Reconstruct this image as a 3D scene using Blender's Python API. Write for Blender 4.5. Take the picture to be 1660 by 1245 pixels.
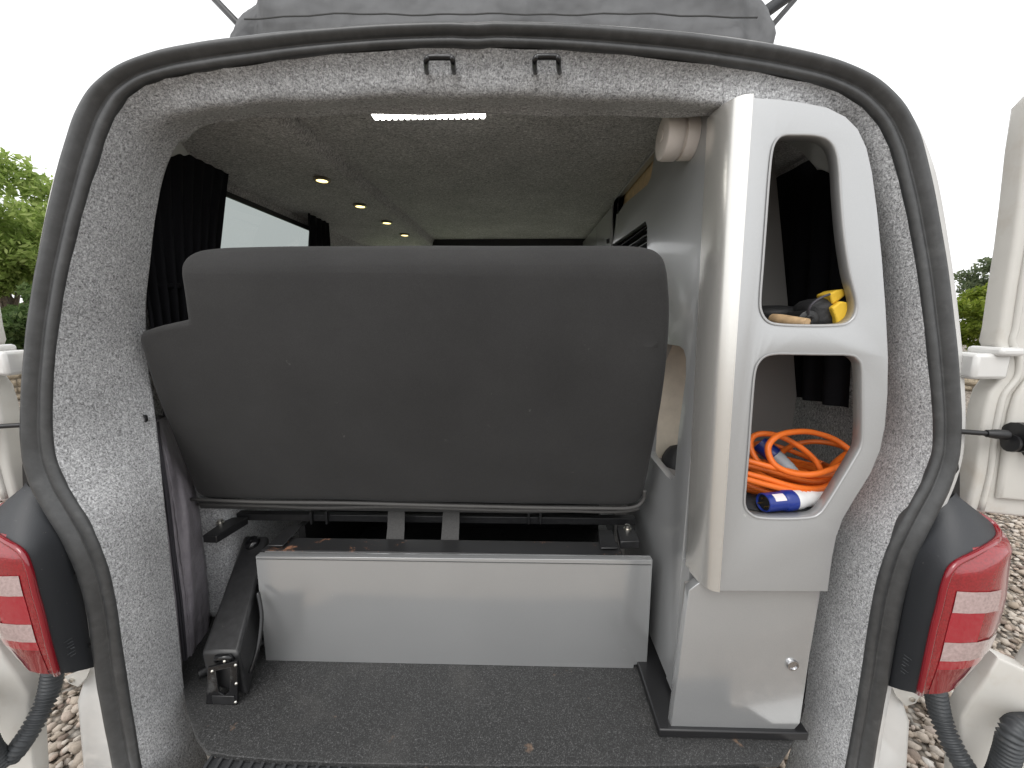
import bpy, bmesh, math, random
import numpy as np
from mathutils import Vector, Matrix
random.seed(7); rng = np.random.default_rng(7)
for o in list(bpy.data.objects): bpy.data.objects.remove(o)
sc = bpy.context.scene
COL = sc.collection

# ------------------------------------------------------------------ camera, sky, sun, exposure
FPX = 623.0
CAM = Vector((0.05, -0.62, 1.414))
PITCH, YAW = math.radians(9.8), math.radians(1.38)
cd = bpy.data.cameras.new('camera'); co = bpy.data.objects.new('camera', cd); COL.objects.link(co)
cd.sensor_width = 36.0; cd.lens = FPX / 1660.0 * 36.0; cd.clip_start = 0.02; cd.clip_end = 500.0
co.location = CAM; co.rotation_euler = (math.radians(90) - PITCH, 0, YAW)
sc.camera = co

SUN_EL, SUN_AZ = 52.0, 200.0      # high soft sun behind the camera, through thick cloud
w = bpy.data.worlds.new('World'); sc.world = w; w.use_nodes = True
nt = w.node_tree; nt.nodes.clear()
sky = nt.nodes.new('ShaderNodeTexSky'); sky.sky_type = 'NISHITA'; sky.sun_disc = False
sky.sun_elevation = math.radians(SUN_EL); sky.sun_rotation = math.radians(SUN_AZ)
sky.air_density = 1.0; sky.dust_density = 6.0; sky.ozone_density = 1.0
hs = nt.nodes.new('ShaderNodeHueSaturation'); hs.inputs['Saturation'].default_value = 0.12
mx = nt.nodes.new('ShaderNodeMix'); mx.data_type = 'RGBA'; mx.inputs[0].default_value = 0.72
mx.inputs[7].default_value = (11.0, 11.1, 11.2, 1)       # the even cloud layer
bg = nt.nodes.new('ShaderNodeBackground'); bg.inputs['Strength'].default_value = 0.12
ow = nt.nodes.new('ShaderNodeOutputWorld')
L = nt.links.new
L(sky.outputs[0], hs.inputs['Color']); L(hs.outputs[0], mx.inputs[6]); L(mx.outputs[2], bg.inputs['Color']); L(bg.outputs[0], ow.inputs[0])
sd = bpy.data.lights.new('sun', 'SUN'); sd.energy = 0.6; sd.angle = math.radians(30); sd.color = (1, .97, .92)
so = bpy.data.objects.new('sun', sd); COL.objects.link(so)
so.rotation_euler = (math.radians(90 - SUN_EL), 0, math.radians(180 - SUN_AZ))
vs = sc.view_settings; vs.view_transform = 'Standard'; vs.look = 'None'; vs.gamma = 1.0; vs.use_curve_mapping = False
vs.exposure = 0.52
sc.cycles.use_denoising = True
sc.cycles.max_bounces = 8; sc.cycles.diffuse_bounces = 5; sc.cycles.glossy_bounces = 4; sc.cycles.transparent_max_bounces = 12
sc.cycles.sample_clamp_indirect = 6.0

# ------------------------------------------------------------------ survey helpers (a pixel of the photo + a known plane -> a point in the place)
fw = Vector((-math.sin(YAW) * math.cos(PITCH), math.cos(YAW) * math.cos(PITCH), -math.sin(PITCH)))
rt = Vector((math.cos(YAW), math.sin(YAW), 0)); up = rt.cross(fw)
def ray(px, py): return fw + rt * ((px - 830.0) / FPX) - up * ((py - 622.5) / FPX)
def P(px, py, Y=None, X=None, Z=None):
    d = ray(px, py)
    if Y is not None: t = (Y - CAM.y) / d.y
    elif X is not None: t = (X - CAM.x) / d.x
    else: t = (Z - CAM.z) / d.z
    return CAM + d * t
def Pp(px, py, pt, n):
    d = ray(px, py); t = (pt - CAM).dot(n) / d.dot(n); return CAM + d * t
def sst(x): x = max(0., min(1., x)); return x * x * (3 - 2 * x)
def Yo(z): return 0.06 * sst((z - 1.0) / 0.8)
def PO(px, py, off=0.0):
    Y = 0.0
    for _ in range(8):
        p = P(px, py, Y=Y + off); Y = Yo(p.z)
    return p
def cr(pts, n):
    """Catmull-Rom through pts, n samples per span"""
    pts = [Vector(p) for p in pts]; out = []
    for i in range(len(pts) - 1):
        p0 = pts[max(i - 1, 0)]; p1 = pts[i]; p2 = pts[i + 1]; p3 = pts[min(i + 2, len(pts) - 1)]
        for k in range(n):
            t = k / n
            out.append(.5 * ((2 * p1) + (p2 - p0) * t + (2 * p0 - 5 * p1 + 4 * p2 - p3) * t * t + (3 * p1 - p0 - 3 * p2 + p3) * t ** 3))
    out.append(pts[-1].copy()); return out
F = 0.58       # van floor height
XC = -.025     # the van's centre line
def mX(s, x): return x if s > 0 else 2 * XC - x

# ------------------------------------------------------------------ materials
def nmat(name):
    m = bpy.data.materials.new(name); m.use_nodes = True
    n = m.node_tree; b = n.nodes['Principled BSDF']; return m, n, b
def setp(b, **k):
    for a, v in k.items(): b.inputs[a.replace('_', ' ')].default_value = v
def texco(n): return n.nodes.new('ShaderNodeTexCoord').outputs['Object']
def mapping(n, vec, scale=(1, 1, 1), rot=(0, 0, 0)):
    m = n.nodes.new('ShaderNodeMapping'); m.inputs['Scale'].default_value = scale; m.inputs['Rotation'].default_value = rot
    n.links.new(vec, m.inputs['Vector']); return m.outputs[0]
def noise(n, vec, scale, detail=2, rough=.5, dist=0):
    t = n.nodes.new('ShaderNodeTexNoise'); t.inputs['Scale'].default_value = scale; t.inputs['Detail'].default_value = detail
    t.inputs['Roughness'].default_value = rough; t.inputs['Distortion'].default_value = dist
    n.links.new(vec, t.inputs['Vector']); return t.outputs['Fac']
def ramp(n, fac, stops):
    r = n.nodes.new('ShaderNodeValToRGB'); e = r.color_ramp.elements
    while len(e) < len(stops): e.new(.5)
    for i, (p, c) in enumerate(stops):
        e[i].position = p; e[i].color = (c, c, c, 1) if isinstance(c, (int, float)) else (*c, 1)
    n.links.new(fac, r.inputs[0]); return r.outputs[0]
def mixc(n, fac, a, b_, mode='MIX'):
    m = n.nodes.new('ShaderNodeMix'); m.data_type = 'RGBA'; m.blend_type = mode
    si = {'F': m.inputs[0], 'A': m.inputs[6], 'B': m.inputs[7]}
    for k, v in (('F', fac), ('A', a), ('B', b_)):
        if isinstance(v, bpy.types.NodeSocket): n.links.new(v, si[k])
        elif k == 'F': si[k].default_value = v
        else: si[k].default_value = (*v, 1)
    return m.outputs[2]
def bump(n, b, h, strength=.3, dist=.002, prev=None):
    u = n.nodes.new('ShaderNodeBump'); u.inputs['Strength'].default_value = strength; u.inputs['Distance'].default_value = dist
    n.links.new(h, u.inputs['Height'])
    if prev is not None: n.links.new(prev, u.inputs['Normal'])
    n.links.new(u.outputs[0], b.inputs['Normal']); return u.outputs[0]
def m_felt(name, lo, mid, hi, tint=(1, 1, 1), sc_=1.0):
    m, n, b = nmat(name); v = texco(n)
    vd = n.nodes.new('ShaderNodeVectorMath'); vd.operation = 'ADD'
    nz = n.nodes.new('ShaderNodeTexNoise'); nz.inputs['Scale'].default_value = 70 * sc_; n.links.new(v, nz.inputs['Vector'])
    s = n.nodes.new('ShaderNodeVectorMath'); s.operation = 'SCALE'; s.inputs['Scale'].default_value = .010 / sc_
    n.links.new(nz.outputs['Color'], s.inputs[0]); n.links.new(v, vd.inputs[0]); n.links.new(s.outputs[0], vd.inputs[1])
    wv = vd.outputs[0]
    f1 = noise(n, mapping(n, wv, (1, 1, .42)), 300 * sc_, 3, .62, .6)
    f2 = noise(n, mapping(n, wv, (.45, 1, 1)), 260 * sc_, 3, .62, .6)
    a = n.nodes.new('ShaderNodeMath'); a.operation = 'ADD'; n.links.new(f1, a.inputs[0]); n.links.new(f2, a.inputs[1])
    h = n.nodes.new('ShaderNodeMath'); h.operation = 'MULTIPLY'; h.inputs[1].default_value = .5; n.links.new(a.outputs[0], h.inputs[0])
    c = ramp(n, h.outputs[0], [(.36, tuple(lo * t for t in tint)), (.5, tuple(mid * t for t in tint)), (.64, tuple(hi * t for t in tint))])
    big = noise(n, v, 9, 3)
    c2 = mixc(n, 1.0, c, ramp(n, big, [(.3, .86), (.7, 1.08)]), 'MULTIPLY')
    n.links.new(c2, b.inputs['Base Color']); setp(b, Roughness=.95)
    b.inputs['Specular IOR Level'].default_value = .12
    b.inputs['Sheen Weight'].default_value = .25; b.inputs['Sheen Roughness'].default_value = .5
    bump(n, b, h.outputs[0], .55, .004)
    return m
def m_simple(name, col, rough=.5, metal=0, spec=.5, grain=0, gscale=400, bstr=0, bscale=300, bdist=.001, coat=0, coatr=.1, wear=None, rvar=0):
    m, n, b = nmat(name); v = texco(n)
    setp(b, Roughness=rough, Metallic=metal); b.inputs['Specular IOR Level'].default_value = spec
    c = None
    if grain:
        f = noise(n, v, gscale, 3, .6)
        c = mixc(n, 1.0, col, ramp(n, f, [(.3, 1 - grain), (.7, 1 + grain)]), 'MULTIPLY')
    if wear:
        wcol, wsc, w0, w1 = wear
        f = noise(n, v, wsc, 6, .7)
        c = mixc(n, ramp(n, f, [(w0, 0.), (w1, 1.)]), c if c is not None else col, wcol)
    if c is not None: n.links.new(c, b.inputs['Base Color'])
    else: b.inputs['Base Color'].default_value = (*col, 1)
    if rvar:
        f = noise(n, v, 14, 5, .65); r = n.nodes.new('ShaderNodeMapRange')
        r.inputs[3].default_value = max(0, rough - rvar); r.inputs[4].default_value = rough + rvar
        n.links.new(f, r.inputs[0]); n.links.new(r.outputs[0], b.inputs['Roughness'])
    if coat: b.inputs['Coat Weight'].default_value = coat; b.inputs['Coat Roughness'].default_value = coatr
    if bstr: bump(n, b, noise(n, v, bscale, 3, .6), bstr, bdist)
    return m
def m_emit(name, col, s):
    m, n, b = nmat(name); setp(b, Base_Color=(*col, 1)); b.inputs['Emission Color'].default_value = (*col, 1); b.inputs['Emission Strength'].default_value = s; return m
def m_glass(name, tint, gloss=.08):
    m = bpy.data.materials.new(name); m.use_nodes = True; n = m.node_tree; n.nodes.clear()
    t = n.nodes.new('ShaderNodeBsdfTransparent'); t.inputs[0].default_value = (*tint, 1)
    g = n.nodes.new('ShaderNodeBsdfGlossy'); g.inputs['Roughness'].default_value = .02
    f = n.nodes.new('ShaderNodeFresnel'); f.inputs[0].default_value = 1.45
    x = n.nodes.new('ShaderNodeMixShader'); o = n.nodes.new('ShaderNodeOutputMaterial')
    n.links.new(f.outputs[0], x.inputs[0]); n.links.new(t.outputs[0], x.inputs[1]); n.links.new(g.outputs[0], x.inputs[2]); n.links.new(x.outputs[0], o.inputs[0])
    return m
def m_mat_floor():
    m, n, b = nmat('speckled_rubber'); v = texco(n)
    f = noise(n, v, 420, 4, .75); c = ramp(n, f, [(.3, .008), (.52, .025), (.64, .090), (.78, .38)])
    d = noise(n, v, 7, 5, .7); c2 = mixc(n, ramp(n, d, [(.52, 0.), (.8, .5)]), c, (.075, .072, .068))
    d2 = noise(n, v, 22, 3, .6); c3 = mixc(n, ramp(n, d2, [(.70, 0.), (.76, .6)]), c2, (.22, .14, .09))
    n.links.new(c3, b.inputs['Base Color']); setp(b, Roughness=.55); bump(n, b, f, .5, .0015); return m
def m_fabric():
    m, n, b = nmat('charcoal_fabric'); v = texco(n)
    wv = n.nodes.new('ShaderNodeTexWave'); wv.wave_type = 'BANDS'; wv.bands_direction = 'Z'; wv.inputs['Scale'].default_value = 480; wv.inputs['Distortion'].default_value = 2.5; wv.inputs['Detail'].default_value = 2
    n.links.new(v, wv.inputs['Vector'])
    f = noise(n, v, 900, 3, .7); big = noise(n, v, 5, 5, .6)
    c = mixc(n, 1.0, (.032, .0315, .0315), ramp(n, f, [(.3, .72), (.7, 1.3)]), 'MULTIPLY')
    c = mixc(n, 1.0, c, ramp(n, big, [(.3, .88), (.7, 1.12)]), 'MULTIPLY')
    sp = noise(n, mapping(n, v, (1, 1, .6), (.3, .5, .2)), 30, 6, .72)
    c = mixc(n, ramp(n, sp, [(.68, 0.), (.74, .35)]), c, (.17, .165, .16))      # lint and scuffs
    n.links.new(c, b.inputs['Base Color']); setp(b, Roughness=.82); b.inputs['Specular IOR Level'].default_value = .25
    b.inputs['Sheen Weight'].default_value = .08; b.inputs['Sheen Roughness'].default_value = .5
    h = mixc(n, .5, wv.outputs['Color'], f)
    p = bump(n, b, big, .25, .02); bump(n, b, h, .35, .0008, p); return m
def m_curtain():
    m = m_simple('black_curtain_cloth', (.008, .008, .010), .9, spec=.2, grain=.3, gscale=600); return m
def m_laminate(name, col, rough, coat=.5, coatr=.08, metal=.5):
    m, n, b = nmat(name); v = texco(n)
    f = noise(n, v, 1400, 2, .6); big = noise(n, v, 3, 3)
    c = mixc(n, 1.0, col, ramp(n, f, [(.3, .93), (.7, 1.07)]), 'MULTIPLY')
    c = mixc(n, 1.0, c, ramp(n, big, [(.3, .96), (.7, 1.03)]), 'MULTIPLY')
    sp = noise(n, mapping(n, v, (1, 1, 1), (.2, .9, .4)), 26, 5, .75)
    c = mixc(n, ramp(n, sp, [(.69, 0.), (.73, .4)]), c, (.78, .78, .76))        # small scuffs
    n.links.new(c, b.inputs['Base Color']); setp(b, Roughness=rough, Metallic=metal)
    b.inputs['Coat Weight'].default_value = coat; b.inputs['Coat Roughness'].default_value = coatr
    bump(n, b, noise(n, v, 60, 2), .02, .002); return m
def m_gravel(name, base_only=True):
    m, n, b = nmat(name)
    v = texco(n)
    if base_only:
        vo = n.nodes.new('ShaderNodeTexVoronoi'); vo.inputs['Scale'].default_value = 42; n.links.new(v, vo.inputs['Vector'])
        cc = n.nodes.new('ShaderNodeSeparateColor'); n.links.new(vo.outputs['Color'], cc.inputs[0])
        c = ramp(n, cc.outputs[0], [(0, (.20, .155, .12)), (.35, (.34, .285, .225)), (.7, (.43, .375, .315)), (1, (.52, .48, .43))])
        edge = ramp(n, vo.outputs['Distance'], [(.25, 1.), (.75, .25)])
        c = mixc(n, 1.0, c, edge, 'MULTIPLY')
        bump(n, b, ramp(n, vo.outputs['Distance'], [(0, 1.), (.8, 0.)]), .9, .02)
    else:
        g = n.nodes.new('ShaderNodeNewGeometry')
        c = ramp(n, g.outputs['Random Per Island'], [(0, (.18, .135, .11)), (.2, (.35, .29, .23)), (.45, (.44, .38, .32)), (.7, (.49, .44, .385)), (.88, (.36, .275, .22)), (1, (.56, .53, .49))])
        f = noise(n, v, 120, 4, .65); c = mixc(n, 1.0, c, ramp(n, f, [(.3, .8), (.7, 1.12)]), 'MULTIPLY'); bump(n, b, f, .3, .003)
    n.links.new(c, b.inputs['Base Color']); setp(b, Roughness=.85); return m
def m_leaf(name, a, b2, c3):
    m, n, b = nmat(name); g = n.nodes.new('ShaderNodeNewGeometry')
    c = ramp(n, g.outputs['Random Per Island'], [(0, a), (.5, b2), (1, c3)])
    n.links.new(c, b.inputs['Base Color']); setp(b, Roughness=.55); b.inputs['Specular IOR Level'].default_value = .3
    tr = n.nodes.new('ShaderNodeBsdfTranslucent'); n.links.new(c, tr.inputs[0]); ms = n.nodes.new('ShaderNodeMixShader'); ms.inputs[0].default_value = .58
    o = n.nodes['Material Output']; n.links.new(b.outputs[0], ms.inputs[1]); n.links.new(tr.outputs[0], ms.inputs[2]); n.links.new(ms.outputs[0], o.inputs[0])
    return m
M = {}
M['felt'] = m_felt('grey_felt_carpet', .13, .385, .70, (.99, 1, 1.02), 1.5)
M['felt_roof'] = m_felt('taupe_felt_carpet', .12, .44, .84, (1.02, .99, .98), 1.1)
M['rubber'] = m_simple('black_rubber_seal', (.046, .047, .048), .38, spec=.6, grain=.2, gscale=60, bstr=.08, bscale=200, wear=((.085, .085, .084), 40, .55, .85))
M['white'] = m_simple('white_car_paint', (.62, .615, .60), .35, coat=.8, coatr=.06, grain=.03, gscale=20, wear=((.5, .46, .40), 9, .58, .9))
M['primer'] = m_simple('off_white_inner_paint', (.55, .535, .50), .45, coat=.3, coatr=.2, grain=.04, gscale=12, wear=((.46, .41, .35), 14, .55, .9))
M['laminate'] = m_laminate('silver_grey_laminate', (.44, .446, .45), .36, .5, .10, .5)
M['gloss'] = m_laminate('glossy_silver_laminate', (.46, .467, .47), .19, .7, .05, .58)
M['post'] = m_laminate('satin_silver_post', (.74, .725, .69), .27, .35, .2, .75)
M['edge'] = m_simple('silver_edge_trim', (.38, .38, .38), .35, metal=.4)
M['inner'] = m_simple('grey_inner_board', (.23, .22, .21), .6, grain=.06)
M['cream'] = m_simple('cream_board', (.62, .56, .46), .55, grain=.08, gscale=30)
M['wood'] = m_simple('pale_plywood', (.66, .47, .26), .5, grain=.15, gscale=40)
M['fabric'] = m_fabric()
M['pipe'] = m_simple('charcoal_piping', (.062, .06, .058), .7, bstr=.2, bscale=900)
M['mat'] = m_mat_floor()
M['floor_bounce'] = m_simple('pale_bounce_vinyl', (.52, .52, .43), .5, grain=.1, gscale=20)  # pale tone chosen to throw light up from the hidden floor
M['sill'] = m_simple('black_sill_plastic', (.03, .031, .033), .5, bstr=.3, bscale=500, wear=((.12, .11, .1), 60, .6, .9))
M['steel'] = m_simple('black_painted_steel', (.018, .018, .019), .38, grain=.25, gscale=80, wear=((.16, .145, .13), 70, .68, .78), rvar=.12)
M['rust'] = m_simple('worn_black_bar', (.022, .022, .023), .4, wear=((.30, .15, .09), 16, .60, .66), rvar=.1)
M['glossblack'] = m_simple('gloss_black_steel', (.009, .009, .010), .16, bstr=.12, bscale=90, bdist=.004, wear=((.35, .33, .30), 80, .72, .76))
M['plastic'] = m_simple('dark_grey_plastic', (.030, .032, .036), .5, bstr=.25, bscale=700, wear=((.16, .15, .14), 130, .66, .74))
M['blackpl'] = m_simple('black_plastic', (.012, .012, .013), .4, bstr=.1, bscale=400)
M['zinc'] = m_simple('zinc_plated_bolt', (.62, .60, .55), .28, metal=1)
M['chrome'] = m_simple('satin_chrome', (.55, .55, .56), .15, metal=1)
M['strap'] = m_simple('dark_grey_webbing', (.048, .047, .046), .8, bstr=.5, bscale=600, grain=.25, gscale=300)
M['curtain'] = m_curtain()
M['nylon'] = m_simple('purple_grey_nylon', (.27, .25, .275), .42, spec=.5, bstr=.5, bscale=26, bdist=.012, grain=.1, gscale=30)
M['zip'] = m_simple('dark_zip', (.055, .052, .062), .6, bstr=.8, bscale=500)
M['canvas'] = m_simple('grey_roof_canvas', (.11, .112, .116), .75, bstr=.7, bscale=7, bdist=.035, grain=.12, gscale=14)
M['seam'] = m_simple('dark_stitching', (.06, .06, .06), .9)
M['hose'] = m_simple('grey_corrugated_rubber', (.042, .046, .050), .5, grain=.2, gscale=40, wear=((.12, .11, .1), 60, .6, .85))
M['lens'] = m_simple('red_lamp_lens', (.24, .008, .013), .12, coat=1, coatr=.04, grain=.22, gscale=260, bstr=.25, bscale=420, bdist=.002)
M['lensdark'] = m_simple('deep_red_lens', (.20, .006, .012), .12, coat=1, coatr=.04)
M['lensrim'] = m_simple('dark_red_rim', (.22, .004, .012), .08, coat=1, coatr=.03)
M['lensbright'] = m_simple('bright_red_lens', (.33, .010, .022), .12, coat=1, coatr=.04)
M['lensclear'] = m_simple('milky_clear_lens', (.40, .30, .29), .12, coat=1, coatr=.04, grain=.18, gscale=200)
M['orange'] = m_simple('orange_cable_sheath', (.72, .15, .018), .42, spec=.4, grain=.06, gscale=40)
M['blue'] = m_simple('blue_plug_plastic', (.010, .028, .20), .3, grain=.1)
M['whitepl'] = m_simple('white_plastic', (.70, .70, .70), .4, bstr=.05, bscale=200)
M['greypl'] = m_simple('light_grey_plug_plastic', (.36, .40, .43), .4)
M['alarm'] = m_simple('warm_white_plastic', (.74, .68, .63), .42, bstr=.03, bscale=300)
M['brass'] = m_simple('brass_pin', (.6, .42, .16), .25, metal=1)
M['label'] = m_simple('white_sticker', (.68, .62, .62), .6)
M['cordura'] = m_simple('black_pouch_nylon', (.013, .013, .014), .6, bstr=.4, bscale=120, bdist=.004)
M['yellow'] = m_simple('yellow_pouch_cloth', (.72, .46, .035), .65, bstr=.3, bscale=150, bdist=.003)
M['handle'] = m_simple('pale_wood_handle', (.50, .34, .19), .5, grain=.2, gscale=60)
M['darkcloth'] = m_simple('dark_grey_cloth', (.028, .029, .033), .85, bstr=.5, bscale=60, bdist=.006)
M['led'] = m_emit('led_white', (1, .99, .94), 9)
M['spot'] = m_emit('downlight_warm', (1, .80, .34), 2.2)
M['bezel'] = m_simple('brushed_bezel', (.45, .40, .30), .3, metal=1)
M['tint'] = m_glass('tinted_window_glass', (.29, .315, .305))
M['clearglass'] = m_glass('clear_glass', (.80, .84, .82))
M['bounce_lawn'] = m_simple('bounce_lawn', (.075, .13, .030), .9, grain=.4, gscale=6, bstr=.6, bscale=40, bdist=.03)
M['gravel'] = m_gravel('gravel_far'); M['pebble'] = m_gravel('pebbles', False)
M['stone'] = m_simple('warm_wall_stone', (.40, .33, .24), .9, grain=.35, gscale=9, bstr=.7, bscale=25, bdist=.02)
M['mortar'] = m_simple('wall_core', (.20, .17, .13), .95, grain=.3, gscale=20)
M['bark'] = m_simple('bark', (.11, .085, .06), .9, grain=.4, gscale=18, bstr=.8, bscale=30, bdist=.02)

# ------------------------------------------------------------------ mesh helpers
class MB:
    def __init__(s): s.v = []; s.f = []
    def add(s, v, f):
        o = len(s.v); s.v += [tuple(x) for x in v]; s.f += [tuple(i + o for i in q) for q in f]; return s
    def box(s, lo, hi):
        x0, y0, z0 = lo; x1, y1, z1 = hi
        return s.add([(x0, y0, z0), (x1, y0, z0), (x1, y1, z0), (x0, y1, z0), (x0, y0, z1), (x1, y0, z1), (x1, y1, z1), (x0, y1, z1)],
                     [(0, 3, 2, 1), (4, 5, 6, 7), (0, 1, 5, 4), (1, 2, 6, 5), (2, 3, 7, 6), (3, 0, 4, 7)])
    def hexa(s, a, b):           # two matching quads (bottom ring a, top ring b)
        return s.add(list(a) + list(b), [(0, 3, 2, 1), (4, 5, 6, 7), (0, 1, 5, 4), (1, 2, 6, 5), (2, 3, 7, 6), (3, 0, 4, 7)])
    def loft(s, rows, closed=False, cap=False):
        n = len(rows[0]); v = [p for r in rows for p in r]; f = []
        for i in range(len(rows) - 1):
            for j in range(n if closed else n - 1):
                k = (j + 1) % n; f.append((i * n + j, i * n + k, (i + 1) * n + k, (i + 1) * n + j))
        if cap: f.append(tuple(range(n - 1, -1, -1))); f.append(tuple((len(rows) - 1) * n + j for j in range(n)))
        return s.add(v, f)
    def tube(s, path, r, seg=8, cap=True, flat=None):
        path = [Vector(p) for p in path]; rows = []; N = None
        for i, p in enumerate(path):
            t = (path[min(i + 1, len(path) - 1)] - path[max(i - 1, 0)]).normalized()
            if N is None:
                a = Vector((0, 0, 1)) if abs(t.z) < .9 else Vector((1, 0, 0)); N = (a - t * a.dot(t)).normalized()
            else: N = (N - t * N.dot(t)).normalized()
            B = t.cross(N); rr = r[i] if isinstance(r, (list, tuple)) else r
            rows.append([p + N * (math.cos(2 * math.pi * k / seg) * rr) + B * (math.sin(2 * math.pi * k / seg) * rr) for k in range(seg)])
        return s.loft(rows, True, cap)
    def lathe(s, prof, c, axis, seg=20):      # prof: (r, h) along axis
        c = Vector(c); ax = Vector(axis).normalized(); a = Vector((0, 0, 1)) if abs(ax.z) < .9 else Vector((1, 0, 0))
        N = (a - ax * a.dot(ax)).normalized(); B = ax.cross(N)
        rows = [[c + ax * h + N * (math.cos(2 * math.pi * k / seg) * r) + B * (math.sin(2 * math.pi * k / seg) * r) for k in range(seg)] for r, h in prof]
        return s.loft(rows, True, True)
    def build(s, name, mat, parent=None, smooth=False, bev=0, seg=2, kind=None, flip=False):
        me = bpy.data.meshes.new(name); me.from_pydata(s.v, [], s.f); me.update()
        return finish(me, name, mat, parent, smooth, bev, seg, kind)
def finish(me, name, mat, parent=None, smooth=False, bev=0, seg=2, kind=None, fixn=True):
    if fixn:
        bm = bmesh.new(); bm.from_mesh(me); bmesh.ops.recalc_face_normals(bm, faces=bm.faces); bm.to_mesh(me); bm.free()
    me.materials.append(M[mat] if isinstance(mat, str) else mat)
    if smooth:
        me.polygons.foreach_set('use_smooth', [True] * len(me.polygons))
        if smooth != 'all': me.set_sharp_from_angle(angle=math.radians(50))
    o = bpy.data.objects.new(name, me); COL.objects.link(o)
    if parent is not None: par(o, parent)
    if bev:
        b = o.modifiers.new('bevel', 'BEVEL'); b.width = bev; b.segments = seg; b.limit_method = 'ANGLE'; b.angle_limit = math.radians(35); b.harden_normals = False
        if not smooth: me.polygons.foreach_set('use_smooth', [True] * len(me.polygons)); me.set_sharp_from_angle(angle=math.radians(35))
    if kind: o['kind'] = kind
    return o
WL = {}
def wloc(o): return WL.get(o.name, Vector((0, 0, 0)))
def par(o, p):
    o.parent = p; o.matrix_parent_inverse = Matrix.Translation(-wloc(p))
def thing(name, label, cat, loc=(0, 0, 0), group=None):
    o = bpy.data.objects.new(name, None); COL.objects.link(o); o.location = loc; o.empty_display_size = .1
    WL[o.name] = Vector(loc); o['label'] = label; o['category'] = cat
    if group: o['group'] = group
    return o
def tag(o, label, cat, group=None):
    o['label'] = label; o['category'] = cat
    if group: o['group'] = group
    return o
def panel(outline, holes, thick, fn, name, mat, parent, bev=.0015, smooth=True, grid=None, fn2=None):
    """flat board of any outline with holes: 2D outlines (u,v), thickness w; fn maps (u,v,w) to the place"""
    cu = bpy.data.curves.new('c', 'CURVE'); cu.dimensions = '2D'; cu.fill_mode = 'BOTH'; cu.extrude = max(1e-5, thick / 2 - bev); cu.bevel_depth = bev; cu.bevel_resolution = 2
    for ring in [outline] + holes:
        sp = cu.splines.new('POLY'); sp.points.add(len(ring) - 1); sp.use_cyclic_u = True
        for i, (a, b) in enumerate(ring): sp.points[i].co = (a, b, 0, 1)
    ob = bpy.data.objects.new('c', cu); COL.objects.link(ob)
    dg = bpy.context.evaluated_depsgraph_get(); me = bpy.data.meshes.new_from_object(ob.evaluated_get(dg))
    bpy.data.objects.remove(ob)
    bm = bmesh.new(); bm.from_mesh(me)
    bmesh.ops.remove_doubles(bm, verts=bm.verts, dist=1e-5)
    if grid:
        for ax in (0, 1):
            vals = [v.co[ax] for v in bm.verts]; lo, hi = min(vals), max(vals)
            for k in range(1, grid[ax]):
                c = [0, 0, 0]; c[ax] = lo + (hi - lo) * k / grid[ax]; nn = [0, 0, 0]; nn[ax] = 1
                bmesh.ops.bisect_plane(bm, geom=bm.verts[:] + bm.edges[:] + bm.faces[:], plane_co=c, plane_no=nn)
    for v in bm.verts: v.co = fn(v.co.x, v.co.y, v.co.z)
    bmesh.ops.recalc_face_normals(bm, faces=bm.faces)
    bm.to_mesh(me); bm.free(); me.name = name; me.materials.clear()
    return finish(me, name, mat, parent, smooth, fixn=False)
def inset(poly, d):
    out = []; m = len(poly); area = sum(poly[i - 1][0] * poly[i][1] - poly[i][0] * poly[i - 1][1] for i in range(m)); sg = 1 if area > 0 else -1
    for i in range(m):
        a = Vector(poly[i - 1]); p = Vector(poly[i]); b = Vector(poly[(i + 1) % m])
        n1 = Vector((-(p - a).y, (p - a).x)).normalized() * sg; n2 = Vector((-(b - p).y, (b - p).x)).normalized() * sg
        n_ = (n1 + n2).normalized(); k = d / max(.5, n_.dot(n1)); q = p + n_ * k; out.append((q.x, q.y))
    return out
def rnd(poly, r, n=5):
    """round the corners of a 2D polygon"""
    out = []; m = len(poly)
    for i in range(m):
        p = Vector(poly[i]); a = Vector(poly[i - 1]) - p; b = Vector(poly[(i + 1) % m]) - p
        rr = r[i] if isinstance(r, (list, tuple)) else r
        d = min(rr, a.length * .48, b.length * .48); p0 = p + a.normalized() * d; p1 = p + b.normalized() * d
        for k in range(n + 1):
            t = k / n; q = p0 * (1 - t) ** 2 + p * 2 * t * (1 - t) + p1 * t * t; out.append((q.x, q.y))
    return out


# ------------------------------------------------------------------ ground and surroundings
gm = MB(); gm.add([(-150, -150, 0), (150, -150, 0), (150, 150, 0), (-150, 150, 0)], [(0, 1, 2, 3)])
g = gm.build('ground', 'gravel'); g['kind'] = 'structure'; g['label'] = 'gravel yard around the parked campervan'
lm = MB(); lm.add([(-5, 5.2, .02), (5, 5.2, .02), (5, 40, .02), (-5, 40, .02), (-5, 5.2, -.05), (5, 5.2, -.05)], [(0, 1, 2, 3), (4, 5, 1, 0)])  # unseen grass ahead of the van, added to bounce green light onto the ceiling
lm.add([(-3.4, 1.5, .03), (-1.05, 1.5, .03), (-1.05, 5.2, .03), (-5.0, 5.2, .03)], [(0, 1, 2, 3)])  # hidden patch beside the open side, added for the same green bounce
g = lm.build('bounce_lawn', 'bounce_lawn'); g['kind'] = 'structure'

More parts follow.
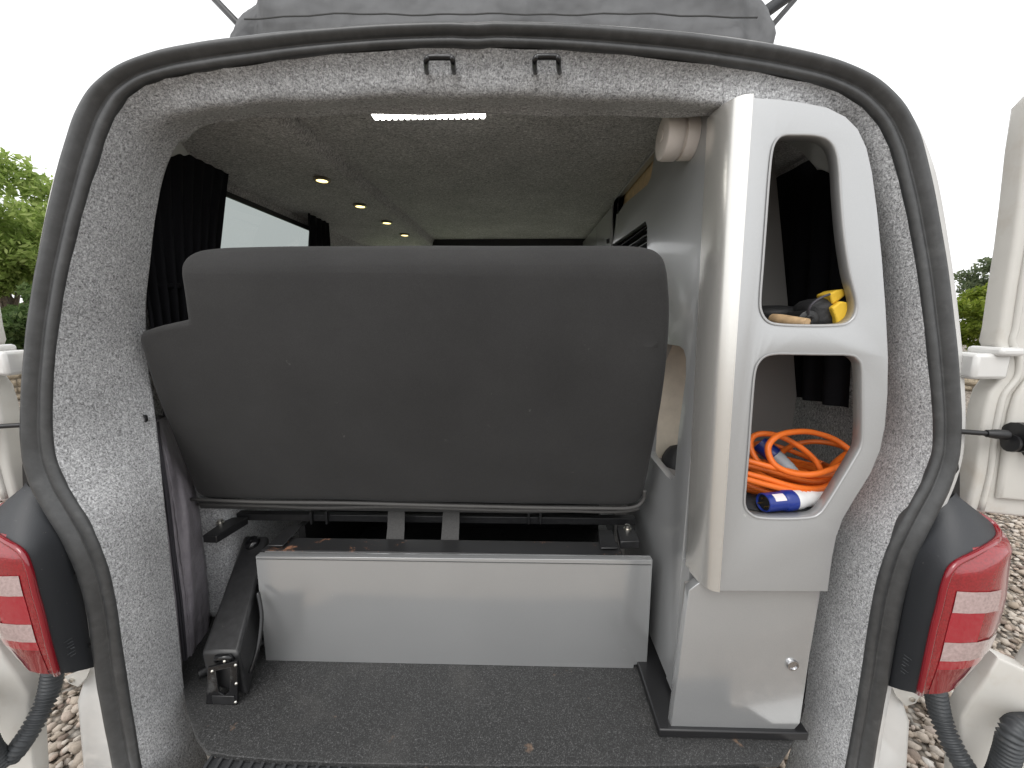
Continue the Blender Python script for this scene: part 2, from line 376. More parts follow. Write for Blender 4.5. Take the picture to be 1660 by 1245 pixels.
def pebbles():
    t = (1 + 5 ** .5) / 2
    iv = np.array([(-1, t, 0), (1, t, 0), (-1, -t, 0), (1, -t, 0), (0, -1, t), (0, 1, t), (0, -1, -t), (0, 1, -t), (t, 0, -1), (t, 0, 1), (-t, 0, -1), (-t, 0, 1)]) / math.sqrt(1 + t * t)
    fi = np.array([(0, 11, 5), (0, 5, 1), (0, 1, 7), (0, 7, 10), (0, 10, 11), (1, 5, 9), (5, 11, 4), (11, 10, 2), (10, 7, 6), (7, 1, 8), (3, 9, 4), (3, 4, 2), (3, 2, 6), (3, 6, 8), (3, 8, 9), (4, 9, 5), (2, 4, 11), (6, 2, 10), (8, 6, 7), (9, 8, 1)])
    pts = []
    for sgn in (-1, 1):
        n = 52000
        x = rng.uniform(.75, 5.2, n); y = rng.uniform(-.9, 5.0, n)
        keep = rng.random(n) < np.clip(1.25 - (x - 1.2) / 6.5, .3, 1)
        pts.append(np.stack([x[keep] * sgn, y[keep]], 1))
    pts = np.concatenate(pts); n = len(pts)
    size = rng.lognormal(math.log(.0108), .33, n).clip(.006, .022)
    sx = size * rng.uniform(1.0, 1.5, n); sy = size * rng.uniform(.8, 1.1, n); sz = size * rng.uniform(.45, .8, n)
    az = rng.uniform(0, 2 * np.pi, n); ti = rng.normal(0, .35, n)
    v = np.repeat(iv[None], n, 0) * (1 + rng.normal(0, .10, (n, 12, 1)))
    v = v * np.stack([sx, sy, sz], 1)[:, None, :]
    c, s_ = np.cos(ti)[:, None], np.sin(ti)[:, None]
    vx, vz = v[..., 0] * c - v[..., 2] * s_, v[..., 0] * s_ + v[..., 2] * c
    c, s_ = np.cos(az)[:, None], np.sin(az)[:, None]
    X = vx * c - v[..., 1] * s_ + pts[:, :1]; Y = vx * s_ + v[..., 1] * c + pts[:, 1:]
    Z = vz + (sz * .45 + rng.uniform(0, .012, n))[:, None]
    V = np.stack([X, Y, Z], -1).reshape(-1, 3); Fc = (fi[None] + (np.arange(n) * 12)[:, None, None]).reshape(-1, 3)
    me = bpy.data.meshes.new('gravel'); me.vertices.add(len(V)); me.vertices.foreach_set('co', V.astype(np.float32).ravel())
    me.loops.add(Fc.size); me.loops.foreach_set('vertex_index', Fc.astype(np.int32).ravel())
    me.polygons.add(len(Fc)); me.polygons.foreach_set('loop_start', np.arange(0, Fc.size, 3, dtype=np.int32))
    me.update(calc_edges=True); me.polygons.foreach_set('use_smooth', [True] * len(Fc)); me.materials.append(M['pebble'])
    o = bpy.data.objects.new('gravel', me); COL.objects.link(o); o['kind'] = 'stuff'; o['label'] = 'loose pale gravel stones around the van'; o['category'] = 'gravel'
pebbles()

def stone_wall(x, sgn, label):
    w_ = thing('stone_wall', label, 'wall', (x, 7, 0), 'low stone walls round the yard')
    y0, y1, h = 2.0, 13.0, .52
    MB().box((x - .13, y0, -.05), (x + .13, y1, h - .03)).build('core', 'mortar', w_)
    rr = random.Random(int(x * 10)); z = 0.0; protos = []
    for k in range(6):
        bm = bmesh.new(); bmesh.ops.create_cube(bm, size=1)
        bmesh.ops.bevel(bm, geom=bm.edges[:], offset=.12, segments=1, affect='EDGES')
        for v in bm.verts: v.co *= 1 + rr.uniform(-.07, .07)
        me = bpy.data.meshes.new('stone'); bm.to_mesh(me); bm.free(); me.polygons.foreach_set('use_smooth', [True] * len(me.polygons)); me.materials.append(M['stone']); protos.append(me)
    while z < h - .02:
        hh = rr.uniform(.09, .14); y = y0
        while y < y1:
            l = rr.uniform(.18, .40)
            o = bpy.data.objects.new('stone', rr.choice(protos)); COL.objects.link(o)
            o.location = (x - sgn * .03 * 0 + rr.uniform(-.012, .012), y + l / 2, z + hh / 2); o.scale = (.33, l - .015, hh - .012); o.rotation_euler = (rr.uniform(-.03, .03), 0, rr.uniform(-.03, .03))
            par(o, w_); y += l
        z += hh
stone_wall(-8.8, -1, 'low tan stone wall beside the yard, under the bright green tree')
stone_wall(8.9, 1, 'low tan stone wall beside the yard, under the yellow-green shrub')

def tree(name, label, base, trunk_h, crowns, leafmat, n, leaf, group, trunk_r=.12, limbs=6, cat='tree', seed=1):
    r_ = np.random.default_rng(seed); bx, by = base
    t = thing(name, label, cat, (bx, by, 0), group)
    rr = random.Random(seed); mb = MB()
    top = Vector((bx + rr.uniform(-.2, .2), by, trunk_h))
    mb.tube([(bx, by, -.1), (bx + .03, by, trunk_h * .4), top], [trunk_r * 1.25, trunk_r, trunk_r * .8], 10)
    cs = []
    for (c, rad) in crowns:
        c = np.array(c, float); rad = np.array(rad, float); k = max(10, int(26 * rad.prod() ** .5))
        u = r_.normal(size=(k, 3)); u /= np.linalg.norm(u, axis=1)[:, None]; u *= (r_.random(k) ** .45)[:, None]
        cs.append(np.concatenate([c + u * rad, np.full((k, 1), rad.min() * .30)], 1))
        for j in range(limbs):
            e = c + u[j] * rad * .75; mid = (np.array(top) + e) / 2 + r_.normal(0, .15, 3)
            mb.tube([tuple(top - Vector((0, 0, rr.uniform(.0, trunk_h * .3)))), tuple(mid), tuple(e)], [trunk_r * .5, trunk_r * .3, .015], 6)
    mb.build('trunk', 'bark', t, True)
    cs = np.concatenate(cs); idx = r_.integers(0, len(cs), n)
    d = r_.normal(size=(n, 3)); d /= np.linalg.norm(d, axis=1)[:, None]; d *= (r_.random(n) ** .5)[:, None]
    pos = cs[idx, :3] + d * cs[idx, 3:] * np.array([1.25, 1.25, .8]); pos[:, 2] = np.maximum(pos[:, 2], .15)
    a = r_.normal(size=(n, 3)); a[:, 2] -= .3; a /= np.linalg.norm(a, axis=1)[:, None]
    b = np.cross(a, r_.normal(size=(n, 3)) + np.array([0, 0, .6])); b /= np.linalg.norm(b, axis=1)[:, None]
    s_ = leaf * r_.uniform(.6, 1.3, (n, 1)); nn = np.cross(a, b)
    q = np.stack([pos - a * s_, pos + b * s_ * .42 + nn * s_ * .12, pos + a * s_, pos - b * s_ * .42 + nn * s_ * .12], 1).reshape(-1, 3)
    fc = np.arange(n * 4).reshape(-1, 4)
    me = bpy.data.meshes.new('crown'); me.vertices.add(len(q)); me.vertices.foreach_set('co', q.astype(np.float32).ravel())
    me.loops.add(fc.size); me.loops.foreach_set('vertex_index', fc.astype(np.int32).ravel())
    me.polygons.add(n); me.polygons.foreach_set('loop_start', np.arange(0, fc.size, 4, dtype=np.int32)); me.update(calc_edges=True)
    finish(me, 'crown', leafmat, t, fixn=False)
M['leaf_lime'] = m_leaf('lime_leaves', (.21, .30, .07), (.31, .41, .11), (.42, .50, .18))
M['leaf_dark'] = m_leaf('dark_leaves', (.06, .10, .035), (.10, .16, .05), (.16, .22, .08))
M['leaf_grey'] = m_leaf('grey_green_leaves', (.08, .11, .055), (.13, .165, .085), (.20, .23, .13))
M['leaf_yel'] = m_leaf('yellow_green_leaves', (.10, .15, .015), (.19, .25, .03), (.29, .34, .06))
TG = 'trees and shrubs beyond the stone walls'
tree('broadleaf_tree', 'bright green broadleaf tree at the left edge of the picture', (-12.0, 8.4), 1.6, [((-12.1, 8.4, 3.5), (1.7, 1.5, 1.45)), ((-11.9, 8.3, 2.5), (1.2, 1.1, .8))], 'leaf_lime', 20000, .085, TG, seed=3)
tree('dark_shrub', 'dark green leafy shrub under the bright green tree', (-10.6, 7.6), .7, [((-10.6, 7.6, 1.25), (1.2, .9, .85))], 'leaf_dark', 11000, .07, TG, .06, 4, 'shrub', seed=4)
tree('grey_green_tree', 'grey-green rounded tree behind the yellow-green shrub', (14.6, 11.4), 1.4, [((14.4, 11.4, 2.3), (1.3, 1.0, 1.15)), ((15.6, 11.6, 2.5), (1.3, 1.1, 1.2))], 'leaf_grey', 16000, .075, TG, seed=5)
tree('yellow_green_shrub', 'yellow-green shrub over the stone wall beside the open door', (10.9, 8.4), .5, [((10.7, 8.4, 1.40), (.9, .8, .85)), ((11.7, 8.6, 1.45), (.95, .9, .9))], 'leaf_yel', 15000, .06, TG, .06, 4, 'shrub', seed=6)

# ------------------------------------------------------------------ the campervan shell
van = thing('campervan', 'white campervan seen through its open rear doors, lined in grey felt, roof raised', 'campervan', (0, 1.5, 0))
K = [((198, 1300), (236, 1300), (345, 1290)), ((185, 1245), (224, 1245), (335, 1225)), ((170, 1165), (211, 1165), (302, 1140)), ((155, 1090), (198, 1090), (293, 1060)),
     ((147, 1004), (187, 1004), (284, 980)), ((129, 929), (173, 929), (275, 900)), ((93, 855), (145, 855), (268, 830)), ((55, 800), (108, 800), (262, 770)),
     ((40, 750), (85, 750), (257, 720)), ((35, 700), (78, 700), (250, 660)), ((40, 600), (80, 600), (240, 590)), ((50, 500), (92, 500), (236, 500)),
     ((68, 400), (112, 400), (245, 410)), ((88, 300), (140, 300), (255, 330)), ((116, 200), (170, 205), (272, 262)), ((140, 150), (198, 155), (295, 225)),
     ((196, 100), (240, 128), (325, 206)), ((290, 74), (310, 114), (385, 194)), ((371, 62), (385, 103), (440, 190)), ((550, 43), (550, 80), (600, 186)),
     ((740, 36), (740, 71), (760, 185)), ((900, 38), (900, 75), (900, 187)), ((1110, 52), (1110, 93), (1070, 190)), ((1260, 73), (1260, 118), (1200, 186)),
     ((1370, 99), (1355, 139), (1310, 194)), ((1440, 138), (1412, 175), (1370, 230)), ((1482, 195), (1445, 225), (1395, 300)), ((1502, 260), (1464, 296), (1405, 350)),
     ((1531, 410), (1490, 410), (1420, 420)), ((1551, 579), (1510, 579), (1425, 580)), ((1555, 680), (1519, 685), (1425, 680)), ((1551, 748), (1517, 752), (1410, 740)),
     ((1526, 818), (1478, 822), (1385, 800)), ((1484, 890), (1438, 895), (1350, 860)), ((1458, 990), (1416, 990), (1325, 960)), ((1444, 1075), (1404, 1075), (1312, 1060)),
     ((1426, 1163), (1390, 1163), (1302, 1150)), ((1414, 1245), (1375, 1245), (1275, 1235)), ((1402, 1310), (1362, 1310), (1262, 1300))]
NS = 8
def smooth(ps, it=6):
    for _ in range(it): ps = [ps[0]] + [ps[i] * .5 + (ps[i - 1] + ps[i + 1]) * .25 for i in range(1, len(ps) - 1)] + [ps[-1]]
    return ps
O3 = smooth(cr([PO(*k[0]) for k in K], NS), 30); I3 = smooth(cr([PO(*k[1]) for k in K], NS), 30)
L3 = []
for i, k in enumerate(K):
    y = (.11 + .05 * sst((i - 6) / 4)) if i < 15 else (.155 if i < 23 else .11)
    L3.append(P(*k[2], Y=y))
L3 = smooth(cr(L3, NS), 8); NP = len(O3)
# seal: fat outer lobe, groove, inner lip
prof = [(-.03, -.022), (0, -.006), (.04, .001), (.12, .008), (.24, .0125), (.36, .013), (.48, .010), (.57, .006), (.61, .0030), (.635, .0008), (.66, .0015), (.71, .0028), (.80, .0032), (.90, .0025), (.97, -.0005), (1.0, -.004), (1.02, -.02)]
rows = []
for i in range(NP):
    wob = .0002 * math.sin(i * .9)
    kink = .0022 * math.exp(-((i - 20.2 * NS) / 1.0) ** 2)
    rows.append([O3[i].lerp(I3[i], s) + Vector((0, -(h + (wob if h > 0 else 0)), -kink)) for s, h in prof])
MB().loft(rows).build('door_seal', 'rubber', van, 'all')
# felt lining of the pillars and header
def bulge(i):
    f = i / (NP - 1) * (len(K) - 1)
    return .006 if f < 13 else (.022 if f < 24 else .006)
S = [0, .06, .14, .22, .30, .38, .46, .54, .62, .70, .78, .86, .93, .98, 1]
rows = []
for i in range(NP):
    a = I3[i] + Vector((0, .006, 0)); b = L3[i]; row = []
    fi = i / (NP - 1) * (len(K) - 1); hd = sst((fi - 14) / 3) * sst((25 - fi) / 2)
    for s in S:
        p = a.lerp(b, s); n_ = (Vector((0, -.35, 1.2)) - p).normalized()
        prf = math.sin(math.pi * s) * (1 - hd) * .008 + hd * .030 * math.exp(-((s - .52) / .26) ** 2)
        p = p + n_ * prf + Vector((0, 0, .0015 * math.sin(i * .6 + s * 5)))
        row.append(p)
    row.append(b + Vector((-.012 if fi < 15 else (.012 if fi > 23 else 0), .012, .012 * hd))); row.append(b + Vector((-.06 if fi < 15 else (.06 if fi > 23 else 0), .016, .06 * hd)))
    rows.append(row)
MB().loft(rows).build('pillar_lining', 'felt', van, 'all')
# outer skin of the rear corner, from the seal outwards to the van side
rows = []
for i in range(NP):
    p = O3[i]; c = Vector((0, 0, 1.25)); d = Vector((p.x, 0, (p.z - 1.25))).normalized(); sx = 1 if p.x > 0 else -1
    lip = (.006 if p.x < 0 else .012) * (1 - .8 * sst((p.z - 1.62) / .15))
    top = sst((p.z - 1.5) / .3)
    d = Vector((sx * (1 - top), 0, top * .9)) if top < 1 else Vector((0, 0, 1)); d.normalize()
    q = p + d * lip
    tgt = Vector((p.x * (1.20 - .10 * top), .36, p.z + .035 * top))
    rows.append([p + Vector((0, .004, 0)), q + Vector((0, .001, 0)), q + d * .001 + Vector((0, .008, 0)), q.lerp(tgt, .35) + Vector((sx * .006 * (1 - top), 0, 0)) + Vector((0, .02, 0)), tgt])
MB().loft(rows).build('rear_body_skin', 'white', van, 'all')
# body sides as bands with window openings, roof edge, front
def yband(x0, x1, z0, z1, ya, yb, name, mat='white'):
    for s in (-1, 1):
        MB().hexa([(s * x0, ya, z0), (s * (x0 - .02), ya, z0), (s * (x0 - .02), yb, z0), (s * x0, yb, z0)], [(s * x1, ya, z1), (s * (x1 - .02), ya, z1), (s * (x1 - .02), yb, z1), (s * x1, yb, z1)]).build(name, mat, van)
yband(.90, .93, .30, 1.22, .34, 1.45, 'body_side'); yband(.90, .93, .30, 1.22, 2.55, 4.4, 'body_side')
MB().box((.91, 1.45, .30), (.93, 2.55, 1.22)).build('body_side', 'white', van)
yband(.815, .76, 1.785, 1.87, .28, 3.2, 'roof_edge')
for ya, yb in ((.30, .35), (1.28, 1.42), (2.55, 2.72)): yband(.91, .82, 1.22, 1.80, ya, yb, 'window_pillar')
for s_ in (-1, 1):
    for ya, yb in ((.35, 1.28), (1.42, 2.55), (2.72, 3.5)):
        if s_ < 0 and ya == 1.42: continue       # unseen side left open to let light reach the ceiling
        MB().add([(s_ * .895, ya, 1.22), (s_ * .895, yb, 1.22), (s_ * .81, yb, 1.80), (s_ * .81, ya, 1.80)], [(0, 1, 2, 3)]).build('window_pane', 'tint', van)
MB().box((-.74, .36, 1.875), (.74, 1.55, 1.89)).build('roof_skin', 'white', van)
MB().box((-.93, 4.4, .3), (.93, 4.45, 1.15)).build('front_panel', 'white', van)
MB().add([(-.78, 3.1, 1.9), (.78, 3.1, 1.9), (.9, 4.3, 1.15), (-.9, 4.3, 1.15)], [(0, 1, 2, 3)]).build('windscreen', 'clearglass', van)
MB().box((-.66, .14, F - .06), (.58, 4.4, F - .014)).build('floor_pan', 'blackpl', van)
# felt-lined interior
wl = -.735
def side_wall(s):
    wz0, wz1 = 1.25, 1.760
    lst = [(.86, .20, F, 1.45 if s < 0 else 3.3, wz0), (.775, .24, wz1, 1.62, 1.82), (.775, .20, wz0, .36, wz1), (.775, 1.02, wz0, 1.42, wz1)]
    if s > 0: lst.append((.775, 1.42, wz0, 3.0, wz1))
    for (x, ya, za, yb, zb) in lst:
        x *= s
        MB().box((min(x, x + s * .02), ya, za), (max(x, x + s * .02), yb, zb)).build('side_lining', 'felt_roof', van)
    x = .775 * s; MB().box((min(x, x + s * .085), .165, wz0 - .01), (max(x, x + s * .085), 1.45, wz0)).build('window_ledge', 'felt_roof', van)
side_wall(-1); side_wall(1)
for s_ in (-1, 1): MB().box((min(s_ * .776, s_ * .768), .36, 1.746), (max(s_ * .776, s_ * .768), 1.02, 1.760)).build('window_rubber', 'blackpl', van)
sec = [(-.36, 1.832), (-.425, 1.832), (-.434, 1.806), (-.440, 1.800), (-.52, 1.802), (-.62, 1.802), (-.71, 1.798), (-.775, 1.785)]
MB().loft([[(x, y if y > .2 else .15 + max(0, -x - .5) * .6, z) for x, z in sec[1:]] for y in (.15, .4, .8, 1.2, 1.62)]).build('soffit_lining', 'felt_roof', van, True)
MB().loft([[(-x, y if y > .2 else .15 + max(0, -x - .5) * .6, z + .032) for x, z in sec[1:]] for y in (.15, .4, .8, 1.2, 1.62)]).build('soffit_lining', 'felt_roof', van, True)
MB().box((-.43, .13, 1.832), (.44, 1.56, 1.855)).build('ceiling_panel', 'felt_roof', van, bev=.004)
MB().box((-.46, 1.56, 1.786), (.46, 1.66, 1.86)).build('roof_aperture_trim', 'blackpl', van, bev=.004)
MB().box((-.855, .30, F), (-.73, 1.1, F + .46)).build('wheel_arch_lining', 'felt', van, bev=.03)
fl = [P(x, y, Z=F) for x, y in ((800, 1239), (560, 1235), (450, 1230), (380, 1224), (336, 1216), (318, 1190), (305, 1150), (296, 1100))]; fr = [P(x, y, Z=F) for x, y in ((1050, 1239), (1180, 1237), (1262, 1234), (1290, 1190), (1303, 1140))]
panel([(p.x, p.y) for p in fl] + [(-.84, .25), (-.84, .95), (.80, .95), (.80, .16)] + [(p.x, p.y) for p in fr[::-1]], [], .012, lambda u, v, w_: Vector((u, v, F - .006 + w_)), 'floor_mat', 'mat', van, .002)
MB().box((-.84, .96, F - .012), (.84, 3.3, F)).build('bounce_floor', 'floor_bounce', van)  # hidden pale floor added to bounce light up to the ceiling
# ribbed sill plate
mb = MB(); a = -.53; prf = [(-.10, F - .03), (-.085, F - .004), (-.06, F + .004)]
def ymat(x): return -.0068 - .0185 * max(0, 1 - ((x + .02) / .56) ** 2) ** .6
sl = panel([(-.60, -.10), (.55, -.10), (.50, .0), (-.53, .0)], [], .03, lambda u, v, w_: Vector((u, v, F - .028 + w_ + .12 * min(0, v + .02))), 'sill_plate', 'sill', van, .004, True, (6, 8))
for k in range(50):
    x = -.55 + k * .0215; y0 = ymat(x) - .004
    if y0 < -.098: continue
    MB().hexa([(x - .004, -.098, F - .035), (x + .004, -.098, F - .035), (x + .004, y0, F - .02), (x - .004, y0, F - .02)], [(x - .003, -.096, F - .0175), (x + .003, -.096, F - .0175), (x + .003, y0 - .004, F - .0075), (x - .003, y0 - .004, F - .0075)]).build('rib', 'sill', sl)
# striker loops in the header
for (x0, x1, yt, yb) in ((690, 736, 93, 117), (866, 907, 92, 117)):
    yy = .045
    pts = [P(x0 + 2, yb, Y=yy + .035), P(x0 + 1, yb - 6, Y=yy + .02), P(x0 + 1, yt + 5, Y=yy), P(x0 + 4, yt + 1, Y=yy), P(x0 + 10, yt, Y=yy), P(x1 - 10, yt, Y=yy), P(x1 - 4, yt + 1, Y=yy), P(x1 - 2, yt + 5, Y=yy), P(x1 - 1, yb - 6, Y=yy + .02), P(x1, yb, Y=yy + .035)]
    MB().tube(cr(pts, 3), .0042, 10).build('striker_loop', 'chrome' if False else 'glossblack', van, 'all')
# strip light under the header, four downlights
lp0, lp1 = P(603, 186, Y=.172), P(787, 186, Y=.172)
strip = MB().box((lp0.x, .168, lp0.z - .001), (lp1.x, .182, lp0.z + .006)).build('led_strip', 'whitepl', van)
nled = 18
for k in range(nled):
    x = lp0.x + (lp1.x - lp0.x) * (k + .5) / nled; hw = (lp1.x - lp0.x) / nled * .44
    MB().hexa([(x - hw * .6, .1655, lp0.z - .0055), (x + hw * .6, .1655, lp0.z - .0055), (x + hw * .6, .180, lp0.z - .0055), (x - hw * .6, .180, lp0.z - .0055)], [(x - hw, .1645, lp0.z - .0012), (x + hw, .1645, lp0.z - .0012), (x + hw, .181, lp0.z - .0012), (x - hw, .181, lp0.z - .0012)]).build('led', 'led', strip)
for (px, py) in ((522, 292), (584, 334), (627, 361), (656, 381)):
    p = P(px, py, Z=1.797)
    d = MB().lathe([(.022, .004), (.0235, .0), (.0215, -.003), (.016, -.003), (.0155, .001)], p, (0, 0, 1), 20).build('downlight', 'bezel', van, True)
    MB().lathe([(.0152, -.0005), (.0152, -.002)], p, (0, 0, 1), 20).build('lamp', 'spot', d)
# small fixing hole in the pillar felt
p = P(232, 677, Y=.135); MB().lathe([(.007, 0), (.0085, -.004), (.006, -.005), (.003, -.003)], p + Vector((.012, -.004, 0)), (.5, .85, 0), 14).build('fixing_hole', 'blackpl', van)

# ------------------------------------------------------------------ raised roof: canvas, struts, lid
def canvas():
    yb = .24; rows = []
    a, b = P(366, 62, Y=yb), P(1256, 70, Y=yb); z0 = 1.86
    for k in range(49):
        v = k / 48.0; z = z0 + v * .85; row = []
        ins = min(.11, .42 * max(0, z - (a.z - .01))); fold = .008 + .016 * v
        x0, x1 = a.x - .008 + ins, b.x + .012 - ins * .9
        n_ = 120
        for j in range(n_ + 1):
            u = j / n_; x = x0 + (x1 - x0) * u; e = min(u, 1 - u)
            y = yb + .05 * v + fold * (math.sin(u * 31 + v * 5) * .3 + math.sin(u * 13 - v * 9) * .5 + math.sin(u * 57 + v * 38 + 3 * math.sin(u * 7)) * .16)
            y += .05 * max(0, (.03 - e) / .03) ** 2 + .030 * math.sin(e * 95 + v * 26) * max(0, (.11 - e) / .11) ** 1.5
            y += .006 * math.sin((u * 2.2 + v * 9) * 6) * math.exp(-((e - .09) / .07) ** 2)
            row.append((x, y, z))
        # sides run forward
        lft = [(x0 - .02 - .03 * q + .012 * math.sin(q * 6 + v * 7), yb + .12 + q * .25, z + .0) for q in (4, 3, 2, 1, 0)]
        rgt = [(x1 + .02 + .03 * q - .012 * math.sin(q * 6 + v * 7), yb + .12 + q * .25, z + .0) for q in (0, 1, 2, 3, 4)]
        rows.append(lft + row + rgt)
    c = MB().loft(rows).build('roof_canvas', 'canvas', van, 'all')
    pts = []
    for k in range(41):
        u = k / 40; px = 396 + (1228 - 396) * u; py = 23 + 8 * (abs(u - .5) * 2) ** 6 + 2.2 * math.sin(u * 23) * (.35 + abs(u - .5)) + 1.0 * math.sin(u * 61)
        pts.append(P(px, py, Y=yb - .010))
    MB().tube(pts, .0016, 6).build('seam', 'seam', c, 'all')
canvas()
def strut(pa, pb, r, side, mat):
    d = (pb - pa); MB().tube([Vector((side * .69, .50, 2.66)), pa - d * .6, pa, pb, pb + d * .5, pb + d * .5 + Vector((-side * .04, .12, -.06))], r, 8).build('roof_strut', mat, van, True)
strut(P(338, -12, Y=.42), P(380, 32, Y=.40), .008, -1, 'steel')
strut(P(1300, -14, Y=.42), P(1253, 40, Y=.40), .006, 1, 'steel')
strut(P(1310, -30, Y=.45), P(1243, 18, Y=.44), .014, 1, 'plastic')
MB().hexa([(-.72, .22, 2.72), (.72, .22, 2.72), (.72, 3.0, 2.10), (-.72, 3.0, 2.10)], [(-.68, .22, 2.80), (.68, .22, 2.80), (.68, 3.0, 2.18), (-.68, 3.0, 2.18)]).build('roof_lid', 'white', van, bev=.03)

# ------------------------------------------------------------------ rear doors, hinges, lamps, hoses (mirrored pairs)
def door(s):
    H = Vector((.84, .03, 0)); a_ = math.radians(9); d = Vector((math.cos(a_), -math.sin(a_), 0)); n_ = Vector((-d.y, d.x, 0)); n_ = Vector((math.sin(a_), math.cos(a_), 0))
    def uv(px, py):
        p = Pp(px, py, H, n_); return ((p - H).dot(d), p.z)
    def fn(u, v, w_): q = H + d * u + n_ * w_; return Vector((mX(s, q.x), q.y, v))
    edge = [uv(*q) for q in ((1662, 170), (1651, 240), (1641, 330), (1632, 400), (1622, 460), (1612, 530), (1607, 552), (1616, 572), (1618, 590), (1614, 610), (1596, 634), (1588, 660), (1581, 700), (1574, 760), (1560, 817))]
    nb = uv(1660, 828); lo = [uv(*q) for q in ((1606, 1060), (1590, 1092), (1570, 1120), (1552, 1150), (1548, 1200), (1545, 1280))]
    top = edge[0]
    ol = [(top[0] + .10, 1.86), (.76, 1.86), (.76, .50), (lo[-1][0], .50)] + lo[::-1] + [(uv(1660, 1085)[0], uv(1660, 1085)[1] + .0), (uv(1675, 1080)[0], uv(1675, 1080)[1] + .05), (nb[0] + .04, nb[1] + .03), nb] + edge[::-1]
    hole = rnd([(top[0] + .10, 1.79), (.69, 1.79), (.69, 1.36), (top[0] + .05, 1.36)], .05)
    dr = panel(ol, [hole], .034, fn, 'rear_door', 'primer', van, .006)
    panel([(a - (.006 if i in (0, 3) else -.006), b) for i, (a, b) in enumerate([(top[0] + .09, 1.80), (.70, 1.80), (.70, 1.35), (top[0] + .04, 1.35)])], [], .006, lambda u, v, w_: fn(u, v, w_ + .012), 'window_pane', 'tint', dr, .001)
    # raised inner pressing with a return edge
    e2 = [(u + .028, v) for u, v in edge]
    pr = [(e2[0][0] + .02, 1.30 + .0)] if False else []
    up_ = [(u, v) for u, v in e2 if v < 1.33]; up_[-1] = (up_[-1][0] + .004, up_[-1][1] + .03)
    panel([(.70, up_[0][1])] + up_ + [(.70, up_[-1][1] - .02)], [], .012, lambda u, v, w_: fn(u, v, w_ - .021), 'inner_pressing', 'primer', dr, .006)
    # bead along the hinge edge
    MB().tube([fn(u + .012, v, -.018) for u, v in cr([Vector((a, b, 0)) for a, b in edge], 3) and [(q.x, q.y) for q in cr([Vector((a, b, 0)) for a, b in edge], 3)]], .0045, 8).build('edge_bead', 'primer', dr, 'all')
    # hinge block
    h0 = P(1563, 590, Y=.03); h1 = P(1613, 590, Y=.03); zt = P(1590, 571, Y=.03).z; zb = P(1590, 612, Y=.03).z; xa, xb = sorted((mX(s, h0.x - .01), mX(s, h1.x - .004)))
    hb = MB().box((xa, .005, zb), (xb, .05, zt)).build('hinge', 'white', dr, bev=.006)
    xc, xd = sorted((mX(s, h1.x - .034), mX(s, h1.x + .004)))
    MB().box((xc, -.004, zt - .004), (xd, .046, zt + .010)).build('hinge_cap', 'white', dr, bev=.005)
    # check strap with a rubber gaiter
    c0 = P(1548, 699, Y=.01); c1 = P(1632, 705, Y=-.01); c0.x = mX(s, c0.x); c1.x = mX(s, c1.x)
    st = MB().tube([c0, c1], .0042, 8).build('check_strap', 'blackpl', dr, True)
    dd = (c1 - c0).normalized()
    MB().lathe([(.006, -.012), (.008, 0), (.008, .012), (.007, .014)], c1 - dd * .012, dd, 12).build('collar', 'blackpl', st, True)
    rr = random.Random(5)
    for k in range(9):
        pr_ = [(.004, .0), (.014 + .010 * (k % 2), .002), (.014 + .010 * (k % 2), .006), (.004, .008)]
        MB().lathe(pr_, c1 + dd * (.004 + k * .010) + Vector((0, .006 * (k % 3), -.004 + .009 * ((k * 7) % 3 - 1))), dd + Vector((0, .2, .1 * ((k % 3) - 1))), 14).build('gaiter_fold', 'blackpl', st, True)
    # grommets on the lower door
    for (px, py, r_) in ((1651, 1148, .020), (1622, 1182, .017)):
        u, v = uv(px, py); c = fn(u, v, -.024); ax = Vector((s * -n_.x, -n_.y, 0))
        MB().lathe([(r_, 0), (r_ * 1.05, .004), (r_ * .85, .010), (r_ * .5, .010), (r_ * .45, .004)], c, ax, 20).build('grommet', 'blackpl', dr, True)
    return uv, fn
for s_ in (-1, 1): duv, dfn = door(s_)

def hose(s):
    g = duv(1651, 1148); e = dfn(g[0], g[1], -.03)      # dfn is the right-hand door
    st = P(1516, 1118, Y=.03)
    pts = [st, P(1524, 1160, Y=.02), P(1540, 1200, Y=.0), P(1562, 1240, Y=-.02), P(1590, 1275, Y=-.035), P(1616, 1265, Y=-.05), P(1632, 1225, Y=-.06), P(1646, 1180, Y=-.055), e]
    pts = cr([Vector((mX(s, p.x), p.y, p.z)) for p in pts], 16); path = []; rad = []
    Lc = 0
    out = [pts[0]]
    for q in pts[1:]:
        while (q - out[-1]).length > .0019: out.append(out[-1] + (q - out[-1]).normalized() * .0019)
    rad = [.0150 + .0026 * math.sin(2 * math.pi * i / 4.0) for i in range(len(out))]
    MB().tube(out, rad, 14).build('wiring_hose', 'hose', van, 'all')
for s_ in (-1, 1): hose(s_)

